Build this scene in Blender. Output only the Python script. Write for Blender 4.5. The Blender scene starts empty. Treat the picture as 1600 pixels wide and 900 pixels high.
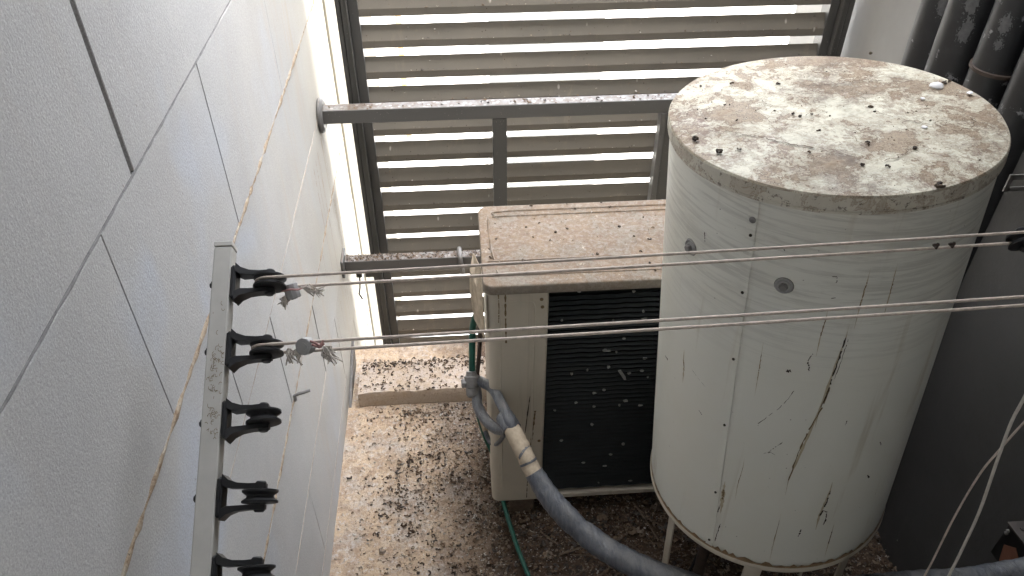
import bpy, bmesh, math, random
from mathutils import Vector, Matrix, noise
from math import sin, cos, pi, radians, sqrt, atan2
S = bpy.context.scene
COL = S.collection
V = Vector

# ------------------------------------------------------------------ camera
PITCH, YAW = radians(39.68), radians(4.09)
cd = bpy.data.cameras.new('camera'); cam = bpy.data.objects.new('camera', cd); COL.objects.link(cam)
cam.location = (0, 0, 0)
cam.rotation_euler = (radians(90) - PITCH, 0, -YAW)
cd.sensor_fit = 'HORIZONTAL'; cd.sensor_width = 36; cd.lens = 36 * 1243.2 / 1600
cd.clip_start = 0.02; cd.clip_end = 400
S.camera = cam

# ------------------------------------------------------------------ light
SUN_EL, SUN_AZ = radians(50), radians(150)      # azimuth measured from +Y towards +X
w = bpy.data.worlds.new('World'); S.world = w; w.use_nodes = True
nt = w.node_tree; bg = nt.nodes['Background']
sky = nt.nodes.new('ShaderNodeTexSky'); sky.sky_type = 'NISHITA'; sky.sun_disc = False
sky.sun_elevation = SUN_EL; sky.sun_rotation = SUN_AZ
sky.air_density = 1.0; sky.dust_density = 5.0; sky.ozone_density = 1.0
hs = nt.nodes.new('ShaderNodeHueSaturation'); hs.inputs['Saturation'].default_value = .22; nt.links.new(sky.outputs[0], hs.inputs['Color']); nt.links.new(hs.outputs[0], bg.inputs[0])   # hazy, nearly white sky; bg.inputs[1].default_value = 0.15
sl = bpy.data.lights.new('sun', 'SUN'); sl.energy = 2.1; sl.angle = radians(.6); sl.color = (1, .965, .92)
sun = bpy.data.objects.new('sun', sl); COL.objects.link(sun)
sd = V((sin(SUN_AZ) * cos(SUN_EL), cos(SUN_AZ) * cos(SUN_EL), sin(SUN_EL)))
sun.rotation_euler = sd.to_track_quat('Z', 'Y').to_euler()
S.view_settings.view_transform = 'Standard'; S.view_settings.look = 'None'
S.view_settings.exposure = 1.98; S.view_settings.gamma = 1
S.render.engine = 'CYCLES'

R = random.Random(7)
# ------------------------------------------------------------------ helpers
def tag(o, label=None, cat=None, group=None, kind=None):
    if label: o['label'] = label
    if cat: o['category'] = cat
    if group: o['group'] = group
    if kind: o['kind'] = kind
    return o

def empty(name, loc, label, cat, group=None):
    o = bpy.data.objects.new(name, None); COL.objects.link(o); o.location = loc
    o.empty_display_size = .02
    return tag(o, label, cat, group)

def link(name, me, parent=None):
    o = bpy.data.objects.new(name, me); COL.objects.link(o)
    if parent:
        o.parent = parent
        lx = parent.location.copy(); p = parent.parent
        while p: lx += p.location; p = p.parent
        o.location = -lx          # meshes are written in world coordinates
    return o

def dup(o, parent=None, kids=True):
    c = o.copy(); COL.objects.link(c); c.parent = parent
    if kids:
        for k in list(o.children): dup(k, c)
    return c

class MB:
    def __init__(s): s.v = []; s.f = []
    def add(s, vs, fs):
        n = len(s.v); s.v += [tuple(v) for v in vs]; s.f += [tuple(i + n for i in f) for f in fs]; return s
    def box(s, a, b, m=None, ch=0):
        (x0, y0, z0), (x1, y1, z1) = a, b
        if ch <= 0:
            vs = [(x, y, z) for x in (x0, x1) for y in (y0, y1) for z in (z0, z1)]
            fs = [(0, 1, 3, 2), (4, 6, 7, 5), (0, 4, 5, 1), (2, 3, 7, 6), (0, 2, 6, 4), (1, 5, 7, 3)]
        else:
            vs = []; idx = {}
            X, Y, Z = (x0, x1), (y0, y1), (z0, z1); c = ch
            for i in (0, 1):
                for j in (0, 1):
                    for k in (0, 1):
                        sx, sy, sz = (1, -1)[i], (1, -1)[j], (1, -1)[k]
                        for ax in range(3):
                            idx[i, j, k, ax] = len(vs)
                            vs.append((X[i] + (0 if ax == 0 else sx * c), Y[j] + (0 if ax == 1 else sy * c), Z[k] + (0 if ax == 2 else sz * c)))
            fs = []
            for i in (0, 1):
                q = [idx[i, 0, 0, 0], idx[i, 1, 0, 0], idx[i, 1, 1, 0], idx[i, 0, 1, 0]]; fs.append(q if i else q[::-1])
                q = [idx[0, i, 0, 1], idx[0, i, 1, 1], idx[1, i, 1, 1], idx[1, i, 0, 1]]; fs.append(q if i else q[::-1])
                q = [idx[0, 0, i, 2], idx[1, 0, i, 2], idx[1, 1, i, 2], idx[0, 1, i, 2]]; fs.append(q if i else q[::-1])
            for i in (0, 1):
                for j in (0, 1):
                    e = (i == j)
                    q = [idx[i, j, 0, 0], idx[i, j, 1, 0], idx[i, j, 1, 1], idx[i, j, 0, 1]]; fs.append(q[::-1] if e else q)
                    q = [idx[0, i, j, 1], idx[1, i, j, 1], idx[1, i, j, 2], idx[0, i, j, 2]]; fs.append(q if e else q[::-1])
                    q = [idx[i, 0, j, 0], idx[i, 1, j, 0], idx[i, 1, j, 2], idx[i, 0, j, 2]]; fs.append(q[::-1] if e else q)
                    for k in (0, 1):
                        q = [idx[i, j, k, 0], idx[i, j, k, 1], idx[i, j, k, 2]]
                        fs.append(q if (i + j + k) % 2 else q[::-1])
        if m: vs = [m @ V(v) for v in vs]
        return s.add(vs, fs)
    def tube(s, pts, r, n=8, cap=True, flat=1.0, noise=0, rnd=R, up=None):
        pts = [V(p) for p in pts]; N = len(pts)
        rr = r if isinstance(r, (list, tuple)) else [r] * N
        t0 = (pts[1] - pts[0]).normalized()
        a = V(up) if up else (V((0, 0, 1)) if abs(t0.z) < .9 else V((1, 0, 0)))
        nrm = (a - t0 * a.dot(t0)).normalized(); vs = []
        for i, p in enumerate(pts):
            t = (pts[min(i + 1, N - 1)] - pts[max(i - 1, 0)]).normalized()
            nrm = (nrm - t * nrm.dot(t)).normalized(); b = t.cross(nrm)
            for k in range(n):
                q = 2 * pi * k / n; rad = rr[i] * (1 + (rnd.uniform(-noise, noise) if noise else 0))
                vs.append(p + nrm * cos(q) * rad * flat + b * sin(q) * rad)
        fs = [(i * n + k, i * n + (k + 1) % n, (i + 1) * n + (k + 1) % n, (i + 1) * n + k) for i in range(N - 1) for k in range(n)]
        if cap: fs += [tuple(range(n))[::-1], tuple((N - 1) * n + k for k in range(n))]
        return s.add(vs, fs)
    def lathe(s, prof, m, n=32, close=True):
        vs = []; fs = []
        for (r, z) in prof:
            for k in range(n):
                q = 2 * pi * k / n; vs.append(m @ V((r * cos(q), r * sin(q), z)))
        P = len(prof)
        for i in range(P - 1):
            for k in range(n): fs.append((i * n + k, i * n + (k + 1) % n, (i + 1) * n + (k + 1) % n, (i + 1) * n + k))
        if close: fs += [tuple(range(n))[::-1], tuple((P - 1) * n + k for k in range(n))]
        return s.add(vs, fs)
    def prism(s, poly, m, h0, h1):
        n = len(poly); vs = [m @ V((x, y, h0)) for x, y in poly] + [m @ V((x, y, h1)) for x, y in poly]
        fs = [tuple(range(n))[::-1], tuple(range(n, 2 * n))] + [(i, (i + 1) % n, n + (i + 1) % n, n + i) for i in range(n)]
        return s.add(vs, fs)
    def mesh(s, name, mat, smooth=None):
        me = bpy.data.meshes.new(name); me.from_pydata(s.v, [], s.f)
        me.materials.append(mat)
        if smooth:
            me.polygons.foreach_set('use_smooth', [True] * len(me.polygons))
            me.set_sharp_from_angle(angle=radians(smooth))
        me.update(); return me
    def obj(s, name, mat, parent=None, smooth=None, bevel=0, fix=True):
        me = s.mesh(name, mat, smooth)
        if fix:
            bm = bmesh.new(); bm.from_mesh(me); bmesh.ops.recalc_face_normals(bm, faces=bm.faces); bm.to_mesh(me); bm.free()
        return link(name, me, parent)

def resample(pts, n):
    pts = [V(p) for p in pts]; N = len(pts); out = []
    for i in range(n):
        t = i / (n - 1) * (N - 1); k = min(int(t), N - 2); u = t - k
        p0 = pts[max(k - 1, 0)]; p1 = pts[k]; p2 = pts[k + 1]; p3 = pts[min(k + 2, N - 1)]
        out.append(.5 * ((2 * p1) + (p2 - p0) * u + (2 * p0 - 5 * p1 + 4 * p2 - p3) * u * u + (3 * p1 - p0 - 3 * p2 + p3) * u ** 3))
    return out

# ------------------------------------------------------------------ materials
class Mat:
    def __init__(s, name, col, rough=.6, metal=0, spec=.5, coord='Object'):
        s.m = bpy.data.materials.new(name); s.m.use_nodes = True
        s.n = s.m.node_tree.nodes; s.l = s.m.node_tree.links
        s.b = s.n['Principled BSDF']; s.b.inputs['Roughness'].default_value = rough; s.b.inputs['Metallic'].default_value = metal
        s.b.inputs['Specular IOR Level'].default_value = spec
        s.tc = s.n.new('ShaderNodeTexCoord').outputs[coord]
        if coord == 'Object':            # world metres, so shared meshes do not repeat one pattern
            g = s.n.new('ShaderNodeNewGeometry'); s.tc = g.outputs['Position']
        c = s.n.new('ShaderNodeRGB'); c.outputs[0].default_value = (*col, 1); s.c = c.outputs[0]
        s.h = None; s.rgh = None
    def vec(s, scale=(1, 1, 1), rot=(0, 0, 0), src=None):
        m = s.n.new('ShaderNodeMapping'); s.l.new(src or s.tc, m.inputs[0]); m.inputs['Scale'].default_value = scale; m.inputs['Rotation'].default_value = rot
        return m.outputs[0]
    def noise(s, sc, det=4, rough=.55, dist=0, scale=(1, 1, 1), rot=(0, 0, 0), src=None):
        t = s.n.new('ShaderNodeTexNoise'); s.l.new(s.vec(scale, rot, src), t.inputs['Vector'])
        t.inputs['Scale'].default_value = sc; t.inputs['Detail'].default_value = det; t.inputs['Roughness'].default_value = rough; t.inputs['Distortion'].default_value = dist
        return t.outputs['Fac']
    def warp(s, sc, amt):
        t = s.n.new('ShaderNodeTexNoise'); s.l.new(s.tc, t.inputs['Vector']); t.inputs['Scale'].default_value = sc; t.inputs['Detail'].default_value = 3
        a = s.n.new('ShaderNodeVectorMath'); a.operation = 'SCALE'; s.l.new(t.outputs['Color'], a.inputs[0]); a.inputs['Scale'].default_value = amt
        b = s.n.new('ShaderNodeVectorMath'); b.operation = 'ADD'; s.l.new(s.tc, b.inputs[0]); s.l.new(a.outputs[0], b.inputs[1]); return b.outputs[0]
    def voro(s, sc, feat='F1', out='Distance', scale=(1, 1, 1), src=None):
        t = s.n.new('ShaderNodeTexVoronoi'); t.feature = feat; s.l.new(s.vec(scale, src=src), t.inputs['Vector']); t.inputs['Scale'].default_value = sc
        return t.outputs[out]
    def ramp(s, f, stops):
        r = s.n.new('ShaderNodeValToRGB'); s.l.new(f, r.inputs[0]); e = r.color_ramp.elements
        while len(e) < len(stops): e.new(.5)
        for k, (p, v) in enumerate(stops):
            e[k].position = p; e[k].color = (v, v, v, 1) if not isinstance(v, tuple) else (*v, 1)
        return r.outputs[0]
    def math(s, op, a, b=0):
        m = s.n.new('ShaderNodeMath'); m.operation = op
        for i, x in enumerate((a, b)):
            if isinstance(x, (int, float)): m.inputs[i].default_value = x
            else: s.l.new(x, m.inputs[i])
        return m.outputs[0]
    def mix(s, fac, col, mode='MIX'):
        m = s.n.new('ShaderNodeMix'); m.data_type = 'RGBA'; m.blend_type = mode
        if isinstance(fac, (int, float)): m.inputs[0].default_value = fac
        else: s.l.new(fac, m.inputs[0])
        s.l.new(s.c, m.inputs[6])
        if isinstance(col, tuple): m.inputs[7].default_value = (*col, 1)
        else: s.l.new(col, m.inputs[7])
        s.c = m.outputs[2]; return s
    def bump(s, f, strength, dist=.001):
        b = s.n.new('ShaderNodeBump'); b.inputs['Strength'].default_value = strength; b.inputs['Distance'].default_value = dist
        s.l.new(f, b.inputs['Height'])
        if s.h: s.l.new(s.h, b.inputs['Normal'])
        s.h = b.outputs[0]; return s
    def z(s, axis='Z'):
        x = s.n.new('ShaderNodeSeparateXYZ'); s.l.new(s.tc, x.inputs[0]); return x.outputs[axis]
    def up(s):
        g = s.n.new('ShaderNodeNewGeometry'); x = s.n.new('ShaderNodeSeparateXYZ'); s.l.new(g.outputs['Normal'], x.inputs[0]); return x.outputs['Z']
    def done(s, rough=None):
        s.l.new(s.c, s.b.inputs['Base Color'])
        if s.h: s.l.new(s.h, s.b.inputs['Normal'])
        if rough is not None: s.l.new(rough, s.b.inputs['Roughness'])
        return s.m

def m_tile():
    m = Mat('painted_tile', (.42, .412, .40), .85, spec=.3)
    m.mix(m.ramp(m.noise(3.2, 5, .6), [(.35, 0), (.7, .7)]), (.35, .343, .33))
    m.mix(m.ramp(m.noise(7, 4, .6, scale=(1, 1, .25)), [(.5, 0), (.75, .3)]), (.50, .475, .43))
    m.mix(m.ramp(m.noise(2.1, 3, .6, .5, scale=(1, 1, .8)), [(.50, 0), (.62, .75)]), (.40, .43, .485))  # bluish patches painted in for the sky's tint on the wall
    m.mix(m.ramp(m.noise(4.5, 6, .7, .6, scale=(1, 1, .3)), [(.50, 0), (.64, .35)]), (.33, .315, .30))
    m.mix(m.ramp(m.noise(420, 3, .7), [(.40, .55), (.52, 0)]), (.30, .295, .29)); m.mix(m.ramp(m.noise(380, 3, .7), [(.52, 0), (.62, .4)]), (.56, .555, .55))
    # brown run-off streaks, stronger towards the louvre
    st = m.ramp(m.noise(16, 5, .65, .4, scale=(1, 1, .07)), [(.52, 0), (.72, 1)])
    yy = m.ramp(m.math('MULTIPLY', m.z('Y'), .4), [(.40, .06), (.62, .8)])
    m.mix(m.math('MULTIPLY', st, yy), (.42, .31, .20))
    m.mix(m.ramp(m.math('MULTIPLY', m.z('Y'), .4), [(.46, 0), (.76, .8)]), (.34, .305, .235))  # darkening painted in towards the louvre, offsetting the strong light there
    vs = m.voro(60, scale=(1, 1, .5)); m.mix(m.math('MULTIPLY', m.ramp(vs, [(.03, 1), (.07, 0)]), m.ramp(m.noise(9), [(.5, 0), (.62, .7)])), (.13, .10, .07))
    m.bump(m.noise(330, 3, .6), .5, .0011).bump(m.noise(60, 4, .6), .22, .002)
    return m.done()
def m_plain(name, col, rough=.6, metal=0, var=.25, sc=20, bump=.1, spec=.5):
    m = Mat(name, col, rough, metal, spec)
    m.mix(m.ramp(m.noise(sc, 5, .6), [(.35, 0), (.7, 1)]), tuple(c * (1 - var) for c in col))
    m.bump(m.noise(sc * 12, 3), bump, .0006); return m.done()
def m_caulk():
    m = Mat('old_caulk', (.33, .262, .19), .9, spec=.2)
    m.mix(m.ramp(m.noise(90, 5, .7), [(.45, 0), (.62, 1)]), (.20, .135, .085))
    m.mix(m.ramp(m.noise(38, 4, .7), [(.5, 0), (.6, .9)]), (.38, .335, .27))
    m.mix(m.ramp(m.noise(150, 3, .7), [(.62, 0), (.68, .8)]), (.08, .06, .05))
    m.bump(m.noise(240, 4, .7), .7, .002); return m.done()
def m_louvre():
    m = Mat('louvre_paint', (.165, .150, .126), .8, spec=.2)
    m.mix(m.ramp(m.noise(6, 5, .6), [(.35, 0), (.7, .8)]), (.195, .172, .14))
    run = m.ramp(m.noise(34, 5, .7, .3, scale=(1, 1, .10)), [(.58, 0), (.72, .6)]); m.mix(run, (.24, .20, .155))
    drop = m.math('MULTIPLY', m.ramp(m.voro(30, scale=(1, .6, .45)), [(.06, 1), (.12, 0)]), m.ramp(m.noise(13, 3), [(.52, 0), (.58, .9)])); m.mix(drop, (.5, .46, .40))
    d2 = m.math('MULTIPLY', m.ramp(m.voro(85, scale=(1, 1, .8)), [(.07, 1), (.12, 0)]), m.ramp(m.noise(21, 3), [(.52, 0), (.6, .9)])); m.mix(d2, (.06, .04, .03))
    m.bump(m.noise(300, 3), .12, .0006); return m.done()
def m_metal(name, col, dirt=.5):
    m = Mat(name, col, .5)
    u = m.ramp(m.up(), [(.75, 0), (.95, 1)])
    dd = m.ramp(m.noise(55, 6, .7, .3), [(.42, 0), (.6, 1)])
    m.mix(m.math('MULTIPLY', u, dirt * .6), (.24, .225, .21))
    m.mix(m.math('MULTIPLY', m.math('MULTIPLY', u, dd), dirt), (.12, .085, .06))
    sp = m.math('MULTIPLY', m.math('MULTIPLY', u, dirt), m.ramp(m.voro(70), [(.25, 1), (.32, 0)])); m.mix(sp, (.29, .27, .25))
    m.mix(m.math('MULTIPLY', m.ramp(m.voro(120), [(.08, 1), (.13, 0)]), m.ramp(m.noise(16), [(.5, 0), (.6, .5)])), (.4, .37, .33))
    m.bump(m.noise(200, 4), .15, .001); return m.done()
def stained(name, base, amt, sc=1.0, up_only=False, coverage=0.0):
    """pale paint with tide-marks, brown puddle stains and grime"""
    m = Mat(name, base, .62, spec=.25)
    amt = m.math("MULTIPLY", m.ramp(m.up(), [(.3, .35), (.85, 1)]), amt)
    W = m.warp(14 * sc, .018)
    m.mix(m.ramp(m.noise(18 * sc, 6, .65), [(.4, 0), (.65, .5)]), tuple(c * .82 for c in base))
    c0 = .50 - coverage
    a = m.noise(9 * sc, 9, .74, .15, src=W)
    m.mix(m.math('MULTIPLY', m.ramp(a, [(c0 - .10, 0), (c0, .40), (c0 + .012, .72), (c0 + .06, .62), (c0 + .2, .95)]), amt), (.20, .120, .060))
    # tide-mark outlines where the stain field crosses levels
    for lev, wd, k in ((c0 - .055, .008, .7), (c0 + .004, .014, .95), (c0 + .055, .010, .8)):
        m.mix(m.math('MULTIPLY', m.ramp(a, [(lev - wd, 0), (lev, k), (lev + wd, 0)]), amt), (.085, .050, .028))
    b = m.noise(26 * sc, 7, .75, .15, src=W)
    m.mix(m.math('MULTIPLY', m.ramp(b, [(.485, 0), (.51, .85), (.535, 0)]), m.math('MULTIPLY', m.ramp(m.noise(6 * sc), [(.42, 0), (.6, 1)]), amt)), (.10, .06, .035))
    m.mix(m.math('MULTIPLY', m.ramp(b, [(.60, 0), (.68, .7)]), amt), (.52, .47, .40))
    f2 = m.noise(60 * sc, 6, .78, 0, src=W); m.mix(m.math('MULTIPLY', m.math('MULTIPLY', m.ramp(f2, [(.50, 0), (.58, .8)]), m.ramp(m.noise(4.2 * sc, 3), [(.45, 0), (.62, 1)])), amt), (.15, .095, .07))
    m.mix(m.math('MULTIPLY', m.ramp(f2, [(.30, .5), (.42, 0)]), amt), base if isinstance(base, int) else tuple(min(.6, c * 1.15) for c in base))
    m.mix(m.math('MULTIPLY', m.ramp(m.noise(3.4 * sc, 7, .75, .5), [(.50, 0), (.64, .75)]), m.math('MULTIPLY', amt, m.ramp(m.noise(48 * sc, 5, .8), [(.40, .2), (.56, 1)]))), (.11, .078, .055))
    # droppings rings
    rg = m.voro(42 * sc, src=W); m.mix(m.math('MULTIPLY', m.math('MULTIPLY', m.ramp(rg, [(.22, 0), (.26, .8), (.30, 0)]), m.ramp(m.noise(13 * sc, 2), [(.52, 0), (.60, 1)])), amt), (.12, .075, .05))
    dots = m.math('MULTIPLY', m.ramp(m.voro(75 * sc), [(.06, 1), (.11, 0)]), m.ramp(m.noise(15 * sc, 2), [(.5, 0), (.58, 1)])); m.mix(m.math('MULTIPLY', dots, amt), (.05, .035, .025))
    m.bump(m.noise(180, 5, .7), .25, .0012).bump(a, .2, .002)
    return m
def m_lid():
    m = stained('stained_lid_paint', (.56, .535, .43), 1.0, 1.5, coverage=-.035)
    return m.done(m.ramp(m.noise(14), [(.4, .50), (.7, .75)]))
def m_actop():
    m = stained('grimy_cream_top', (.205, .182, .146), .8, 1.6, coverage=.03)
    m.mix(m.math('MULTIPLY', m.ramp(m.noise(95, 5, .75), [(.48, 0), (.60, .6)]), 1), (.26, .225, .19))
    return m.done()
def m_skirt():
    m = Mat('lid_skirt_paint', (.60, .575, .49), .5)
    m.mix(m.ramp(m.noise(20, 5, .7), [(.42, 0), (.66, .6)]), (.44, .41, .33))
    b = m.noise(34, 6, .7, .5, scale=(1, 1, .8)); m.mix(m.ramp(b, [(.49, 0), (.52, .7), (.56, .25), (.7, .7)]), (.25, .175, .11))
    m.mix(m.ramp(m.noise(110, 5, .75), [(.58, 0), (.64, .8)]), (.10, .07, .05)); m.bump(m.noise(60, 4), .3, .002)
    return m.done()
def m_tank():
    m = Mat('tank_cream_paint', (.69, .69, .63), .42)
    m.mix(m.ramp(m.noise(5, 5, .6), [(.4, 0), (.7, .5)]), (.68, .655, .56))
    # wiped diagonal smears on the upper part
    sm = m.noise(30, 7, .72, .5, scale=(.28, .28, 4.5), rot=(.12, -.16, 0)); zz = m.ramp(m.math('ADD', m.z('Z'), 1.0), [(.22, 0), (.36, 1)])
    m.mix(m.math('MULTIPLY', m.ramp(sm, [(.47, 0), (.60, .42)]), zz), (.36, .35, .31))
    run = m.ramp(m.noise(30, 5, .6, .15, scale=(1, 1, .04)), [(.60, 0), (.70, .4)]); m.mix(run, (.36, .30, .19))
    m.mix(m.math('MULTIPLY', m.ramp(m.voro(55), [(.035, 1), (.06, 0)]), m.ramp(m.noise(9, 2), [(.5, 0), (.58, .8)])), (.08, .055, .04))
    m.bump(m.noise(18, 4), .08, .004); return m.done(m.ramp(m.noise(10), [(.4, .36), (.7, .55)]))
def m_ac():
    m = Mat('ac_beige_paint', (.54, .485, .395), .45)
    m.mix(m.ramp(m.noise(6, 5, .6), [(.4, 0), (.7, .5)]), (.37, .355, .29))
    run = m.ramp(m.noise(30, 5, .6, .15, scale=(1, 1, .03)), [(.58, 0), (.70, .6)]); m.mix(run, (.28, .24, .18))
    m.mix(m.math('MULTIPLY', m.ramp(m.voro(60, scale=(1, 1, .4)), [(.05, 1), (.09, 0)]), m.ramp(m.noise(9, 2), [(.52, 0), (.58, .7)])), (.6, .58, .54))
    # grime along the top lip
    zz = m.ramp(m.math('ADD', m.z('Z'), 1.5), [(.545, 0), (.565, 1)])
    m.mix(m.math('MULTIPLY', zz, m.ramp(m.noise(28, 6, .7, scale=(1, 1, .5)), [(.40, 0), (.55, .85)])), (.21, .145, .09))
    m.bump(m.noise(200, 4), .08, .0008); return m.done()
def m_floor():
    m = Mat('dirty_floor', (.50, .38, .265), .9, spec=.2)
    m.mix(m.ramp(m.noise(4, 5, .6), [(.35, 0), (.65, .9)]), (.41, .305, .205))
    m.mix(m.ramp(m.noise(9, 6, .7), [(.48, 0), (.62, .75)]), (.38, .34, .30))
    m.mix(m.ramp(m.noise(22, 6, .75, .5), [(.50, 0), (.60, .6)]), (.27, .19, .13))
    m.mix(m.ramp(m.noise(40, 6, .75), [(.50, 0), (.60, .6)]), (.27, .175, .115))
    m.mix(m.ramp(m.noise(75, 6, .8), [(.54, 0), (.60, .65)]), (.50, .46, .42))
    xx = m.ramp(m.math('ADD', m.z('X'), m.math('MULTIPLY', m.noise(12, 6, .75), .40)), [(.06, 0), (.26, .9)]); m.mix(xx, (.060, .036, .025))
    m.mix(m.ramp(m.noise(130, 5, .8), [(.56, 0), (.62, .75)]), (.13, .085, .06))
    m.mix(m.ramp(m.noise(170, 5, .8, scale=(1.1, .9, 1)), [(.60, 0), (.64, .8)]), (.50, .46, .42))
    m.bump(m.noise(120, 6, .8), .8, .004); return m.done()
def m_curb():
    m = Mat('dirty_concrete', (.42, .34, .265), .9, spec=.2)
    u = m.up()
    m.mix(m.math('MULTIPLY', m.ramp(u, [(.4, 0), (.8, 1)]), m.ramp(m.noise(60, 6, .75), [(.45, 0), (.58, .75)])), (.46, .395, .35))
    m.mix(m.ramp(m.noise(110, 6, .8), [(.58, 0), (.64, .8)]), (.14, .09, .06))
    m.mix(m.ramp(m.noise(14, 5, .7), [(.5, 0), (.68, .6)]), (.36, .26, .16))
    m.bump(m.noise(90, 6, .8), .8, .005); return m.done()
def m_pipe():
    m = Mat('black_pipe', (.012, .012, .0135), .42)
    a = m.noise(20, 2, .5); b = m.noise(150, 5, .8)
    pk = m.math('MULTIPLY', m.ramp(m.math('ADD', m.math('MULTIPLY', a, .75), m.math('MULTIPLY', b, .25)), [(.585, 0), (.60, 1)]), m.ramp(m.math('ADD', m.z('Z'), 1.2), [(.50, 0), (.56, 1)]))
    m.mix(m.math('MULTIPLY', pk, .9), (.20, .20, .21)); m.mix(m.math('MULTIPLY', m.ramp(m.noise(35), [(.5, 0), (.7, .3)]), 1), (.035, .035, .037))
    m.bump(m.noise(60, 4), .15, .002); return m.done()
def m_tape():
    m = Mat('grey_tape', (.070, .080, .098), .38)
    wr = m.noise(26, 5, .65, .8, scale=(5, 1, 1), rot=(0, 0, radians(40)))
    m.mix(m.ramp(wr, [(.50, 0), (.60, .7)]), (.125, .135, .155))
    m.mix(m.ramp(m.noise(11, 4, .6), [(.5, 0), (.64, .7)]), (.045, .05, .065))
    u = m.ramp(m.up(), [(.35, 0), (.95, .75)]); m.mix(m.math('MULTIPLY', u, m.ramp(m.noise(30, 6, .7), [(.35, .25), (.6, 1)])), (.20, .195, .185))
    m.mix(m.math('MULTIPLY', m.ramp(m.noise(150, 4, .8), [(.62, 0), (.67, .7)]), m.ramp(m.up(), [(.3, 0), (.7, 1)])), (.07, .055, .045))
    m.bump(m.noise(260, 3), .3, .0008).bump(wr, .9, .006)
    return m.done()
def m_var(name, cols, rough=.8, bump=.3):
    m = Mat(name, cols[0], rough, spec=.3)
    g = m.n.new('ShaderNodeNewGeometry').outputs['Random Per Island']
    k = len(cols); st = [(i / k, c) for i, c in enumerate(cols)]
    r = m.ramp(g, st); m.n[-1].color_ramp.interpolation = 'CONSTANT'; m.mix(1.0, r)
    m.mix(m.ramp(m.noise(400, 3, .7), [(.4, 0), (.65, .5)]), (.05, .035, .025)); m.bump(m.noise(500, 3), bump, .0008)
    return m.done()

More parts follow.
